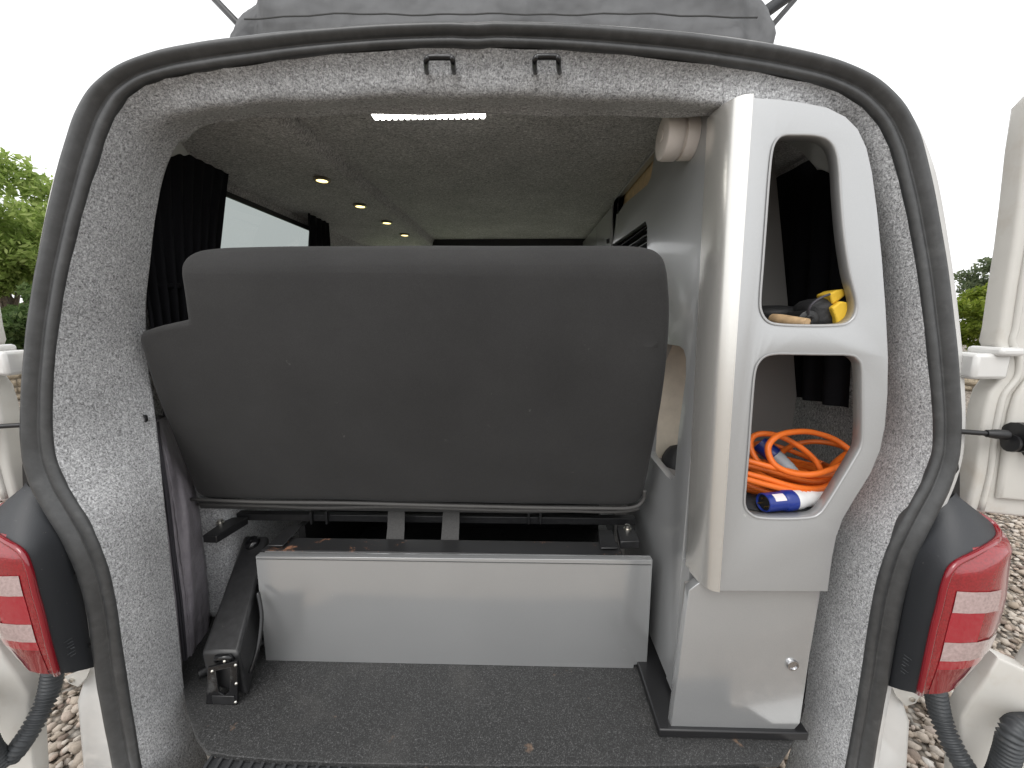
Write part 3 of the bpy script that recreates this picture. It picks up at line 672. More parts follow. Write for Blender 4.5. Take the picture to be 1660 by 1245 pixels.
def tail_light(s):
    def mir(p): return Vector((mX(s, p.x), p.y, p.z))
    # rim line on the inner side (px) and outer silhouette
    rim = [P(x, y, Y=Y_) for x, y, Y_ in ((1553, 819, .02), (1602, 843, .01), (1617, 864, -.01), (1609, 879, -.03), (1579, 897, -.045), (1545, 916, -.055), (1531, 944, -.058), (1521, 985, -.06), (1512, 1019, -.06), (1500, 1075, -.058), (1489, 1124, -.05))]
    rimc = cr(rim, 4)
    zt, zb = rim[5].z + .03, rim[-1].z
    # lens body: plan curves at each level from the inner rim to the van side
    zs = [rim[-1].z + (rim[4].z - rim[-1].z) * k / 14 for k in range(15)]
    zs = [z + (.022 if k == 14 else 0) * 0 for k, z in enumerate(zs)]
    def rim_at(z):
        seq = rimc[16:]
        best = min(seq, key=lambda p: abs(p.z - z)); return best
    rows = []; tt = [0, .08, .18, .3, .42, .55, .68, .8, .9, .97, 1.0]
    for k, z in enumerate(zs):
        r0 = rim_at(z); f = k / 14
        bot = P(1557, 1112, Y=-.03); xo = .880 + .03 * math.sin(f * 2.6) - .045 * max(0, .25 - f) * 4 * .6
        zrow = z
        row = []
        for t in tt:
            x = r0.x + (xo - r0.x) * (1 - (1 - t) ** 1.25)
            y = r0.y - .010 * math.sin(math.pi * min(1, t * 1.25) * .8) + .115 * t ** 2.6
            zz = z + (.030 * t * (1 - f) ** 2) - .018 * t * f ** 3 * 0
            row.append(Vector((mX(s, x), y, zz)))
        rows.append(row)
    # close top and bottom towards the body
    top = [Vector((p.x, p.y + .05 + .0 * i, p.z + .016)) for i, p in enumerate(rows[-1])]
    bot = [Vector((p.x, p.y + .05 * tt[i], p.z - .003)) for i, p in enumerate(rows[0])]
    top1 = [Vector((p.x - s * .002, p.y + .006, p.z + .006 + .010 * tt[i])) for i, p in enumerate(rows[-1])]
    top2 = [Vector((p.x - s * .012, p.y + .05, p.z + .010 + .016 * tt[i])) for i, p in enumerate(rows[-1])]
    tl = MB().loft([bot] + rows + [top1, top2]).build('tail_light', 'lens', van, 'all')
    def patch(k0, k1, j0, j1, name, mat, off=.0012):
        rr_ = []
        for k in range(k0, k1 + 1):
            rr_.append([rows[k][j] + Vector((s * .3 * off, -off, 0)) for j in range(j0, j1 + 1)])
        MB().loft(rr_).build(name, mat, tl, 'all')
    patch(9, 11, 1, 4, 'clear_band', 'lensclear')
    patch(4, 6, 1, 5, 'clear_band', 'lensclear')
    patch(6, 9, 1, 3, 'plain_red_panel', 'lensbright', .0008)
    patch(3, 4, 1, 6, 'plain_red_panel', 'lensbright', .0008)
    patch(0, 3, 1, 7, 'dark_red_panel', 'lensdark', .0008)
    MB().tube([mir(p) + Vector((0, -.001, 0)) for p in rimc], .0048, 8).build('lens_rim', 'lensrim', tl, 'all')
    # dark housing: side wall from the seal to the rim, and the sloping top
    base = [P(x, y, Y=.006) for x, y in ((1550, 798), (1546, 803), (1540, 808), (1528, 818), (1508, 842), (1480, 878), (1464, 912), (1456, 955), (1449, 995), (1438, 1060), (1431, 1108))]
    basec = cr(base, 4)
    rws = []
    for t in (0, .12, .25, .5, .75, .92, 1.0):
        bl = math.sin(math.pi * t)
        rws.append([mir(b.lerp(r_, t) + Vector((-.004 * bl, -.006 * bl, .003 * bl))) for b, r_ in zip(basec, rimc)])
    MB().loft(rws).build('lamp_housing', 'plastic', tl, 'all')
    # moulded marks on the side of the housing
    for k, (w0, hh) in enumerate(((.006, .0016), (.010, .0014), (.004, .0020), (.009, .0014), (.007, .0016), (.011, .0013))):
        p = basec[36].lerp(rimc[36], .42) + Vector((-.0125, -.013, -.014 + k * .0065)); p2 = p + Vector((.002, -w0, 0))
        MB().tube([mir(p), mir(p2)], hh * .45, 5).build('moulded_mark', 'hose', tl)
    # black cover on the pillar above the lamp, screw holes, bracket below
    cov = [(1551, 730), (1556, 770), (1556, 832), (1540, 838), (1531, 826), (1544, 790)]
    MB().add([mir(P(x, y, Y=.008)) for x, y in cov] + [mir(P(x, y, Y=.008) + Vector((0, .03, 0))) for x, y in cov], [(0, 1, 2, 3, 4, 5)] + [(i, (i + 1) % 6, 6 + (i + 1) % 6, 6 + i) for i in range(6)]).build('pillar_cover', 'blackpl', van, True)
    for (x, y) in ((1467, 951), (1444, 1071)):
        p = mir(P(x, y, Y=-.002)); MB().lathe([(.005, 0), (.0055, -.003), (.003, -.003), (.002, 0)], p, (0, 1, 0), 12).build('screw', 'blackpl', tl, True)
    br = [(1443, 1108), (1492, 1128), (1484, 1140), (1468, 1145), (1452, 1128)]
    b_ = MB().add([mir(P(x, y, Y=.012)) for x, y in br] + [mir(P(x, y, Y=.022)) for x, y in br], [(0, 1, 2, 3, 4), (9, 8, 7, 6, 5)] + [(i, (i + 1) % 5, 5 + (i + 1) % 5, 5 + i) for i in range(5)]).build('lamp_bracket', 'primer', van, bev=.001)
    MB().lathe([(.0045, 0), (.0045, -.003), (.002, -.004)], mir(P(1478, 1133, Y=.012)), (0, 1, 0), 10).build('screw', 'zinc', b_, True)
    MB().add([mir(P(x, y, Y=.03)) for x, y in ((1424, 1100), (1452, 1106), (1474, 1170), (1466, 1300), (1404, 1300))] + [mir(P(x, y, Y=.06)) for x, y in ((1424, 1100), (1452, 1106), (1474, 1170), (1466, 1300), (1404, 1300))], [(0, 1, 2, 3, 4)] + [(i, (i + 1) % 5, 5 + (i + 1) % 5, 5 + i) for i in range(5)]).build('lower_pillar', 'white', van, bev=.004)
for s_ in (-1, 1): tail_light(s_)
MB().hexa([(-.93, -.15, .22), (.93, -.15, .22), (.95, -.015, .22), (-.95, -.015, .22)], [(-.90, -.13, .42), (.90, -.13, .42), (.93, -.015, .42), (-.93, -.015, .42)]).build('bumper', 'white', van, bev=.03, seg=4)

MB().box((-.74, -.03, .36), (.70, -.005, .495)).build('rear_valance', 'white', van, bev=.006)

# ------------------------------------------------------------------ wardrobe cabinet on the right
war = thing('wardrobe_cabinet', 'tall silver-grey wardrobe with rounded corner post and two open cubbies', 'cabinet', (.5, .1, F))
def Yf(z): return .012 + .040 * (z - .90) / .86
def PF(px, py, off=0):
    Y = .03
    for _ in range(6): p = P(px, py, Y=Y + off); Y = Yf(p.z)
    return p
def f2(px, py): p = PF(px, py); return (p.x, p.z)
def ff(u, v, w_): return Vector((u, Yf(v) + .009 + w_, v))
fo = [f2(*q) for q in ((1219, 160), (1262, 162), (1300, 167), (1340, 175), (1370, 190), (1390, 210), (1404, 240), (1413, 280), (1421, 340), (1429, 420), (1435, 500), (1439, 580), (1438, 640), (1434, 690), (1426, 730), (1410, 768), (1385, 808), (1366, 840), (1355, 870), (1348, 905), (1341, 958), (1165, 957))]
h1 = [f2(*q) for q in ((1290, 217), (1318, 218), (1340, 224), (1354, 240), (1361, 270), (1364, 320), (1369, 380), (1378, 440), (1389, 485), (1388, 508), (1378, 522), (1360, 528), (1310, 529), (1262, 527), (1243, 521), (1233, 506), (1231, 485), (1235, 430), (1240, 360), (1245, 290), (1250, 245), (1258, 226), (1270, 218))]
h2 = [f2(*q) for q in ((1262, 572), (1330, 573), (1376, 574), (1391, 581), (1398, 596), (1399, 640), (1399, 700), (1397, 722), (1390, 738), (1365, 780), (1340, 820), (1328, 834), (1312, 840), (1270, 842), (1230, 840), (1214, 832), (1206, 818), (1207, 790), (1212, 730), (1217, 660), (1222, 605), (1230, 585), (1243, 575))]
fp = panel(fo, [h1, h2], .018, ff, 'face_panel', 'laminate', war, .0015)
for h in (h1, h2):          # silver lipping inside each opening
    c = Vector((sum(q[0] for q in h) / len(h), sum(q[1] for q in h) / len(h)))
    loop = cr([Vector((a, 0, b)) for a, b in h + [h[0]]], 4)[:-1]
    rws = []
    for (ins, dy) in ((-.0008, -.0016), (.0018, -.0022), (.0032, -.0008), (.0034, .003), (.0034, .0165), (.0005, .0165)):
        r_ = []
        for i, p in enumerate(loop):
            tg = loop[(i + 1) % len(loop)] - loop[i - 1]; nv = Vector((-tg.z, 0, tg.x)).normalized()
            if nv.dot(Vector((c.x, 0, c.y)) - p) < 0: nv = -nv
            q = p + nv * ins; r_.append(Vector((q.x, Yf(q.z) + dy, q.z)))
        rws.append(r_)
    MB().loft(rws, True).build('edge_lipping', 'edge', war, 'all')
# rounded corner post (bull-nose between the side panel and the face)
XS = .372
rws = []
pb0, pt0 = PF(1165, 957), PF(1219, 158)
for k in range(13):
    f = k / 12; z = pb0.z - .0005 + (pt0.z + .004 - pb0.z) * f; row = []
    xr = pb0.x + (pt0.x - pb0.x) * f; xl = P(1109, 940, Y=.085).x + (P(1146, 185, Y=.125).x - P(1109, 940, Y=.085).x) * f
    y0 = Yf(z) - .004; y1 = y0 + .075
    for a in range(13):
        th = math.pi / 2 * a / 12; e = .8
        row.append(Vector((xr - (xr - xl) * math.sin(th) ** e, y1 - (y1 - y0) * math.cos(th) ** e, z)))
    row.append(Vector((xl + .016, y1, z))); row.append(Vector((xr, y0 + .022, z)))
    rws.append(row)
xl0 = rws[0][12].x; XS = (rws[0][12].x + rws[-1][12].x) / 2 + .004
MB().loft(rws, True, True).build('corner_post', 'post', war, True)
# side panel facing the bench, with its openings
def sd2(px, py): p = P(px, py, X=XS); return (p.y, p.z)
def sf(u, v, w_): return Vector((XS + .009 + w_, u, v))
so_ = [(.10, .62), (.10, 1.752), (.14, 1.830), (.86, 1.830), (.86, .62)]
hs1 = [sd2(*q) for q in ((1078, 557), (1100, 560), (1108, 566), (1112, 580), (1112, 610), (1100, 700), (1094, 772), (1088, 779), (1080, 772), (1056, 742), (1040, 720), (1046, 600))]
hs1 = [(min(u, .335), v) for u, v in hs1]
hs2 = [sd2(*q) for q in ((1063, 224), (1056, 275), (1050, 288), (1012, 322), (1002, 338), (994, 340), (992, 330), (990, 306), (1004, 290))]
hs2 = [(u, min(v, 1.824) - (.018 if 1 <= i <= 6 else 0)) for i, (u, v) in enumerate(hs2)]
hs3 = [sd2(*q) for q in ((1046, 358), (1049, 366), (1049, 398), (1049, 410), (990, 410), (994, 395))]
panel(so_, [hs1, hs2, hs3], .018, sf, 'side_panel', 'laminate', war, .001)
lo_, hi_ = min(hs2)[0], max(hs2)[0]
MB().box((XS + .022, lo_ - .02, 1.7125), (XS + .05, hi_ + .008, 1.828)).build('cubby_lining', 'wood', war)
MB().box((XS + .019, lo_ - .05, 1.70), (XS + .10, hi_ + .05, 1.712)).build('cubby_lining', 'wood', war)
MB().box((XS + .019, hi_ + .01, 1.712), (XS + .10, hi_ + .03, 1.828)).build('cubby_lining', 'wood', war)
MB().box((XS + .019, lo_ - .04, 1.712), (XS + .10, lo_ - .02, 1.828)).build('cubby_lining', 'wood', war)
v0, v1 = min(hs3)[0], max(hs3)[0]
MB().box((XS + .05, v0 - .05, 1.3), (XS + .06, v1 + .05, 1.695)).build('vent_backing', 'blackpl', war)
for k in range(9):
    z = 1.49 + k * .021
    MB().hexa([(XS + .012, v0 - .01, z), (XS + .040, v0 - .01, z + .012), (XS + .040, v1 + .01, z + .012), (XS + .012, v1 + .01, z)], [(XS + .012, v0 - .01, z + .002), (XS + .040, v0 - .01, z + .014), (XS + .040, v1 + .01, z + .014), (XS + .012, v1 + .01, z + .002)]).build('vent_slat', 'edge' if k in (5, 6, 7) else 'blackpl', war)
MB().box((XS - .003, .86, .62), (XS + .02, .872, 1.815)).build('edge_strip', 'edge', war)
# lower cupboard door, its piano hinge, knob
YD = .036
dl = [P(x, y, Y=YD) for x, y in ((1116, 945), (1331, 950), (1312, 1060), (1296, 1172), (1281, 1189), (1088, 1184))]
dpts = [(p.x, p.z) for p in dl]; dpts = [(dpts[0][0] + .004, .906), (dpts[0][0] + .03, .93), (dpts[1][0] , .93)] + dpts[2:]
dd_ = panel(dpts, [], .018, lambda u, v, w_: Vector((u, YD + .009 + w_, v)), 'cupboard_door', 'gloss', war, .0015)
kp = P(1284, 1077, Y=YD)
kn = MB().lathe([(.0105, .002), (.0115, -.002), (.0105, -.004), (.0085, -.0042), (.0082, -.002)], kp, (0, 1, 0), 24).build('push_knob', 'chrome', dd_, True)
MB().lathe([(.0080, -.0022), (.0078, -.0035), (.002, -.0042)], kp, (0, 1, 0), 20).build('knob_centre', 'edge', kn, True) if False else None
xh = min(p.x for p in dl)
hb = P(1113, 950, Y=YD + .02); h_b = P(1086, 1184, Y=YD + .02)
MB().hexa([(XS - .008, YD + .004, .602), (XS + .004, YD + .004, .602), (XS + .004, YD + .030, .602), (XS - .008, YD + .030, .602)], [(XS - .008, YD + .004, .905), (XS + .004, YD + .004, .905), (XS + .004, YD + .030, .905), (XS - .008, YD + .030, .905)]).build('piano_hinge', 'inner', war, bev=.001)
for k in range(22):
    z = .61 + k * .0128
    MB().lathe([(.0028, 0), (.0028, .0108)], (XS - .0085, YD + .006, z), (0, 0, 1), 8).build('hinge_knuckle', 'rust' if k % 3 else 'steel', war, True)
# lower carcass, shelves, back panels
MB().box((XS + .001, YD + .031, .612), (XS + .018, .13, .93)).build('lower_side', 'laminate', war)
panel([(.345, F), (.345, F + .26), (.42, F + .26), (.42, F)], [], .004, lambda u, v, w_: Vector((u, .5 + w_, v)), 'lower_back', 'inner', war, .0005)
zs1 = min(b for a, b in h2) - .006; zs2 = min(b for a, b in h1) - .006
MB().hexa([(XS + .02, Yf(zs1) + .02, zs1 - .016), (.59, Yf(zs1) + .02, zs1 - .016), (.77, .355, zs1 - .016), (XS + .02, .355, zs1 - .016)], [(XS + .02, Yf(zs1) + .02, zs1), (.59, Yf(zs1) + .02, zs1), (.77, .355, zs1), (XS + .02, .355, zs1)]).build('shelf', 'inner', war)
MB().hexa([(XS + .02, Yf(zs2) + .02, zs2 - .016), (.655, Yf(zs2) + .02, zs2 - .016), (.77, .355, zs2 - .016), (XS + .02, .355, zs2 - .016)], [(XS + .02, Yf(zs2) + .02, zs2), (.655, Yf(zs2) + .02, zs2), (.77, .355, zs2), (XS + .02, .355, zs2)]).build('shelf', 'inner', war)
bpx = [P(x, y, Y=.35) for x, y in ((1200, 560), (1285, 560), (1291, 642), (1283, 700), (1275, 900), (1200, 900))]
panel([(p.x, p.z) for p in bpx], [], .012, lambda u, v, w_: Vector((u, .356 + w_, v)), 'back_panel', 'inner', war, .001)
bpx = [P(x, y, Y=.35) for x, y in ((1190, 200), (1250, 200), (1262, 330), (1277, 495), (1190, 495))]
panel([(p.x, p.z) for p in bpx], [], .012, lambda u, v, w_: Vector((u, .356 + w_, v)), 'back_panel', 'inner', war, .001)
c0, c1 = P(1040, 545, Y=.34), P(1125, 790, Y=.34)
MB().box((XS + .0185, .337, c1.z - .02), (c1.x + .03, .347, c0.z + .03)).build('cream_divider', 'cream', war)
# plinth
MB().hexa([(.330, .028, F + .001), (.625, .028, F + .001), (.64, .55, F + .001), (.335, .55, F + .001)], [(.330, .028, F + .020), (.625, .028, F + .020), (.64, .55, F + .020), (.335, .55, F + .020)]).build('plinth', 'blackpl', war, bev=.003)

# far lockers beyond the wardrobe
ok_ = thing('overhead_locker', 'grey overhead locker run beyond the wardrobe under the ceiling', 'locker', (.45, 1.3, 1.5))
MB().box((XS + .012, .875, 1.40), (.70, 1.75, 1.80)).build('carcass', 'inner', ok_)
for ya, yb in ((.88, 1.16), (1.17, 1.45), (1.46, 1.74)):
    ld = MB().box((XS, ya, 1.41), (XS + .011, yb, 1.815)).build('locker_door', 'laminate', ok_, bev=.001)
    MB().lathe([(.008, 0), (.009, -.006), (.005, -.008)], (XS, ya + .04, 1.70), (1, 0, 0), 12).build('catch', 'blackpl', ld, True)

# smoke alarm on the side panel
pa = P(1080, 224, X=XS - .05)
al = thing('smoke_alarm', 'small round white smoke alarm on the wardrobe side under the ceiling', 'smoke alarm', (XS, pa.y, pa.z))
ra = .040
MB().lathe([(ra * .98, 0), (ra * .98, -.020), (ra * .94, -.022)], (XS - .0005, pa.y, pa.z), (1, 0, 0), 40).build('base', 'alarm', al, True)
bd = MB().lathe([(ra * .86, -.0225), (ra * .86, -.027), (ra * .97, -.0285), (ra, -.030), (ra, -.052), (ra * .95, -.058), (ra * .8, -.060)], (XS, pa.y, pa.z), (1, 0, 0), 40).build('body', 'alarm', al, True)
MB().lathe([(ra * .30, -.0600), (ra * .30, -.0615), (ra * .24, -.0618)], (XS, pa.y, pa.z + .004), (1, 0, 0), 24).build('test_button', 'alarm', al, True)

# ------------------------------------------------------------------ bench seat (rear of its backrest, front board, steel frame)
bench = thing('bench_seat', 'folding bench seat with charcoal fabric back above a silver drawer board', 'bench seat', (-.1, .3, F))
def Yb(z):
    d = z - .98; return .255 - .411 * d + .213 * d * d
def PB(px, py):
    Y = .2
    for _ in range(8): p = P(px, py, Y=Y); Y = Yb(p.z)
    return p
def b2(px, py): p = PB(px, py); return (p.x, p.z)
bo = [b2(*q) for q in ((318, 807), (280, 696), (228, 543), (262, 532), (311, 523), (304, 470), (290, 409), (330, 400), (450, 397), (700, 396), (1035, 397), (1074, 405), (1085, 500), (1080, 590), (1066, 690), (1040, 816), (1000, 822), (700, 815), (400, 809))]
zb0, zb1 = min(q[1] for q in bo), max(q[1] for q in bo)
xb0, xb1 = min(q[0] for q in bo), max(q[0] for q in bo)
led = b2(270, 531)
def bf(u, v, w_):
    y = Yb(v) + .065 + w_
    fx = (u - xb0) / (xb1 - xb0); fz = (v - zb0) / (zb1 - zb0)
    if w_ < 0:
        y -= .014 * (max(0, math.sin(math.pi * min(1, max(0, fx)))) ** .5) * (max(0, math.sin(math.pi * min(1, max(0, fz)))) ** .5) * 1.0
        y += .0022 * math.sin(u * 17 + v * 9) * math.sin(v * 13 - u * 5)
        tz = max(0, (v - (zb1 - .055)) / .055); y += .030 * tz * tz
        y += .010 * max(0, 1 - (u - xb0) / .05) ** 2 + .010 * max(0, 1 - (xb1 - u) / .05) ** 2 + .008 * max(0, 1 - (v - zb0) / .04) ** 2
        z = v
    else:
        z = v - .012
        if abs(v - led[1]) < .03 and u < led[0] + .06: z = v + .020
        if v > zb1 - .03: z = v + .004
    return Vector((u, y, z))
bk = panel(rnd(inset(bo, .006), [.015, .06, .012, .02, .012, .05, .03, .05, .05, .1, .05, .04, .06, .08, .1, .02, .05, .1, .1], 6), [], .13, bf, 'backrest', 'fabric', bench, .012, True, (64, 44))
bk.data.set_sharp_from_angle(angle=math.radians(80))
def pipe(pts, r, name, mat='pipe'):
    MB().tube(cr(pts, 6), r, 8).build(name, mat, bk, 'all')
pipe([PB(316, 806) + Vector((0, -.010, 0)), PB(420, 810) + Vector((0, -.012, 0)), PB(560, 812) + Vector((0, -.013, .001)), PB(700, 815) + Vector((0, -.013, 0)), PB(850, 819) + Vector((0, -.013, .001)), PB(960, 820) + Vector((0, -.012, 0)), PB(1020, 820) + Vector((0, -.010, 0)), PB(1041, 813) + Vector((0, -.005, .004)), PB(1045, 795) + Vector((0, .0, 0))], .0042, 'piping')
pipe([PB(320, 817) + Vector((0, .0, 0)), PB(450, 821), PB(520, 823), PB(640, 822), PB(800, 827), PB(900, 828), PB(1000, 830), PB(1036, 824)], .0038, 'piping')
q0, q1 = PB(320, 815), PB(1036, 822)
MB().loft([[PB(320, 808) + Vector((0, 0, 0)), PB(600, 812), PB(850, 818), PB(1036, 820)], [PB(322, 826) + Vector((0, .006, 0)), PB(600, 830) + Vector((0, .006, 0)), PB(850, 834) + Vector((0, .006, 0)), PB(1032, 832) + Vector((0, .006, 0))], [PB(326, 832) + Vector((0, .05, 0)), PB(600, 834) + Vector((0, .05, 0)), PB(850, 838) + Vector((0, .05, 0)), PB(1030, 836) + Vector((0, .05, 0))]]).build('hem', 'fabric', bk, 'all')
# drawer board
YB = .183
db = [P(x, y, Y=YB) for x, y in ((415, 903), (1057, 909), (1048, 1077), (1027, 1077), (1026, 1091), (433, 1081))]
bp = [(p.x, p.z) for p in db]; zb_ = F + .0015; bp[4] = (bp[4][0], zb_); bp[5] = (bp[5][0], zb_); bp[0] = (bp[0][0], bp[0][1]); 
board = panel(bp, [], .018, lambda u, v, w_: Vector((u, YB + .009 + w_, v)), 'drawer_board', 'gloss', bench, .0012)
zt_ = min(bp[0][1], bp[1][1])
MB().box((bp[0][0] + .002, YB - .0015, zt_ - .0045), (bp[1][0] - .002, YB + .001, zt_ - .0035)).build('edge_line', 'seam', board)
# steel frame
def px_box(xa, ya, xb, yb, Y0, Y1, name, mat='steel', par_=bench, bev=.0015):
    a, b = P(xa, ya, Y=Y0), P(xb, yb, Y=Y0)
    return MB().box((a.x, Y0, min(a.z, b.z)), (b.x, Y1, max(a.z, b.z))).build(name, mat, par_, bev=bev)
a, b = P(436, 884, Y=.235), P(1005, 905, Y=.235)
zr = zt_ - .004
MB().box((a.x, .207, zr - .03), (b.x, .262, zr + .006)).build('top_rail', 'rust', bench, bev=.002)
MB().box((a.x + .01, .2045, zr + .001), (b.x - .02, .2065, zr + .004)).build('rail_lip', 'edge', bench)
a, b = P(330, 832, Y=.34), P(1030, 852, Y=.34)
MB().box((a.x + .02, .34, b.z), (b.x, .36, a.z)).build('cross_tube', 'steel', bench, bev=.002)
for xx in (505, 530, 857, 876):
    p = P(xx, 840, Y=.335); MB().box((p.x - .003, .330, p.z - .016), (p.x + .003, .345, p.z + .02)).build('frame_lug', 'steel', bench, bev=.001)
MB().box((-.60, .80, F), (.36, .82, .96)).build('far_board', 'blackpl', bench)
MB().box((-.575, .36, F + .02), (-.555, 1.2, F + .26)).build('frame_side', 'steel', bench)
MB().box((-.60, .40, .905), (.34, .80, .92)).build('seat_base', 'blackpl', bench)
for (x0, x1) in ((625, 656), (714, 745)):
    t0, t1 = P(x0 + 4, 830, Y=.30), P(x1 + 0, 830, Y=.30); u0, u1 = P(x0, 886, Y=.255), P(x1 - 2, 886, Y=.255)
    MB().loft([[t0 + Vector((0, .0, .02)), t1 + Vector((0, 0, .02))], [t0, t1], [t0.lerp(u0, .5) + Vector((0, .004, 0)), t1.lerp(u1, .5) + Vector((0, .004, 0))], [u0, u1], [u0 + Vector((0, -.01, -.004)), u1 + Vector((0, -.01, -.004))]]).build('belt_strap', 'strap', bench, True)
# side brackets and bolts
def bracket(pts, th, name):
    up_ = [Vector(p) for p in pts]; dn = [p - Vector((0, 0, th)) for p in up_]
    return MB().hexa(dn, up_).build(name, 'steel', bench, bev=.002)
zA = P(350, 868, Y=.24).z
bl = [P(327, 866, Y=.25), P(350, 868, Y=.24)]
b1 = bracket([P(328, 868, Z=zA), P(350, 869, Z=zA), P(402, 838, Z=zA), P(372, 838, Z=zA)], .020, 'pivot_arm')
MB().lathe([(.010, 0), (.010, .003), (.0065, .0035), (.0065, .010), (.003, .011)], P(357, 848, Z=zA), (0, 0, 1), 12).build('bolt', 'zinc', b1, True)
zB = P(1010, 880, Y=.235).z
b2_ = bracket([P(1006, 878, Z=zB), P(1037, 877, Z=zB), P(1026, 852, Z=zB), P(1000, 852, Z=zB)], .020, 'pivot_arm')
MB().lathe([(.010, 0), (.010, .003), (.0065, .0035), (.0065, .012), (.003, .013)], P(1017, 858, Z=zB), (0, 0, 1), 12).build('bolt', 'zinc', b2_, True)
zC = zr + .016
bracket([P(433, 884, Z=zC), P(458, 884, Z=zC), P(492, 850, Z=zC), P(470, 850, Z=zC)], .004, 'slide_bracket')
bracket([P(974, 888, Z=zC), P(1002, 888, Z=zC), P(992, 858, Z=zC), P(970, 858, Z=zC)], .004, 'slide_bracket')

# black steel runner with a latch plate at the left of the board
run = thing('steel_runner', 'scuffed black box-section runner with glossy latch plate beside the drawer board', 'runner', (-.62, .1, F))
n0, n1 = P(326, 1062, Y=.085), P(386, 1057, Y=.085)
f0, f1 = P(396, 868, Y=.33), P(436, 866, Y=.33)
n0.z = n1.z = (n0.z + n1.z) / 2; f0.z = f1.z = (f0.z + f1.z) / 2
MB().hexa([Vector((n0.x, n0.y + .004, F + .03)), Vector((n1.x + .006, n1.y + .004, F + .004)), Vector((f1.x + .002, f1.y, F + .10)), Vector((f0.x, f0.y, F + .10))], [n0, n1, f1, f0]).build('beam', 'steel', run, bev=.008, seg=3)
kp_ = f0.lerp(f1, .45); kp_ = kp_.lerp(n0.lerp(n1, .45), .09)
MB().lathe([(.018, 0), (.019, .006), (.015, .012), (.008, .013), (.006, .008)], kp_, (f0 - n0).cross(f1 - f0).normalized() * (-1 if (f0 - n0).cross(f1 - f0).z < 0 else 1), 20).build('knob', 'glossblack', run, True)
lp = [P(x, y, Y=.078) for x, y in ((340, 1080), (386, 1070), (386, 1145), (378, 1154), (342, 1158), (337, 1140))]
lh = [P(x, y, Y=.078) for x, y in ((351, 1084), (376, 1079), (375, 1118), (366, 1126), (356, 1120))]
lt = panel([(p.x, p.z) for p in lp], [[(p.x, p.z) for p in lh]], .005, lambda u, v, w_: Vector((u, .076 + w_ - .02 * (F + .14 - v) * 0, v)), 'latch_plate', 'glossblack', run, .0012)
c = P(364, 1066, Y=.085); MB().tube([c + Vector((-.018, 0, -.006)), c + Vector((-.014, -.004, .004)), c + Vector((.014, -.004, .006)), c + Vector((.019, 0, -.004))], .006, 8).build('catch', 'glossblack', run, 'all')
for (x, y) in ((344, 1088), (382, 1078), (383, 1108), (382, 1138), (346, 1150), (364, 1072)):
    MB().lathe([(.0035, 0), (.003, -.002), (.001, -.003)], P(x, y, Y=.0735), (0, 1, 0), 10).build('rivet', 'zinc', run, True)
MB().box((P(346, 1140, Y=.073).x, .0715, P(346, 1140, Y=.073).z), (P(380, 1128, Y=.073).x, .0735, P(380, 1128, Y=.073).z)).build('latch_bar', 'steel', run, bev=.001)
cpts = [P(406, 1090, Y=.10), P(418, 1050, Y=.12), P(424, 1000, Y=.15), P(418, 960, Y=.17)]
MB().tube(cr(cpts, 6), .0045, 8).build('slide_rod', 'glossblack', run, 'all')

# ------------------------------------------------------------------ zipped bag tucked behind the pillar
bag = thing('zipped_bag', 'purple-grey nylon bag with a long zip tucked beside the pillar', 'bag', (-.68, .22, F))
lb = [(257, 684), (257, 730), (260, 790), (266, 850), (273, 910), (281, 970), (287, 1030), (293, 1080), (299, 1118)]
rb = [(262, 680), (285, 728), (305, 775), (318, 830), (324, 880), (331, 940), (335, 1000), (333, 1055), (318, 1108)]
lb3 = cr([P(x - 6, y, Y=.175) for x, y in lb], 5); rb3 = cr([P(x + 4, y, Y=.285) for x, y in rb], 5); rows = []
for i, (a, b) in enumerate(zip(lb3, rb3)):
    f = i / (len(lb3) - 1); row = []
    for k in range(17):
        t = k / 16; p = a.lerp(b, t); ou = Vector((.75, -.65, 0))
        p = p + ou * (.030 * math.sin(math.pi * t) ** .8 * min(1, f * 4) * min(1, (1 - f) * 6 + .2) + .008 * math.sin(f * 16 + t * 9 + 2 * math.sin(f * 5)) * math.sin(math.pi * t) + .003 * math.sin(t * 26 + f * 11) * math.sin(math.pi * t))
        row.append(p)
    row += [b + Vector((-.03, .04, 0)), a + Vector((-.05, .06, 0))]
    rows.append(row)
MB().loft(rows, True, True).build('bag_body', 'nylon', bag, 'all')
zp = [r[4] + Vector((.002, -.003, 0)) for r in rows]; MB().tube(zp, .0024, 6).build('zip', 'zip', bag, 'all')
zp = [r[3] + Vector((.001, -.001, 0)) for r in rows]; MB().tube(zp, .0036, 6).build('zip_tape', 'zip', bag, 'all')
zp = [r[6] + Vector((.001, -.002, 0)) + Vector((.0012 * math.sin(i * 2.1), 0, 0)) for i, r in enumerate(rows)]; MB().tube(zp, .0022, 6).build('piping', 'nylon', bag, 'all')
# drain hose on the floor behind the bag
tag(MB().tube([(-.70, .13, F + .014), (-.64, .20, F + .014), (-.59, .24, F + .013)], .011, 10).build('floor_tube', 'blackpl', None, True), 'short black tube on the floor under the zipped bag', 'tube')

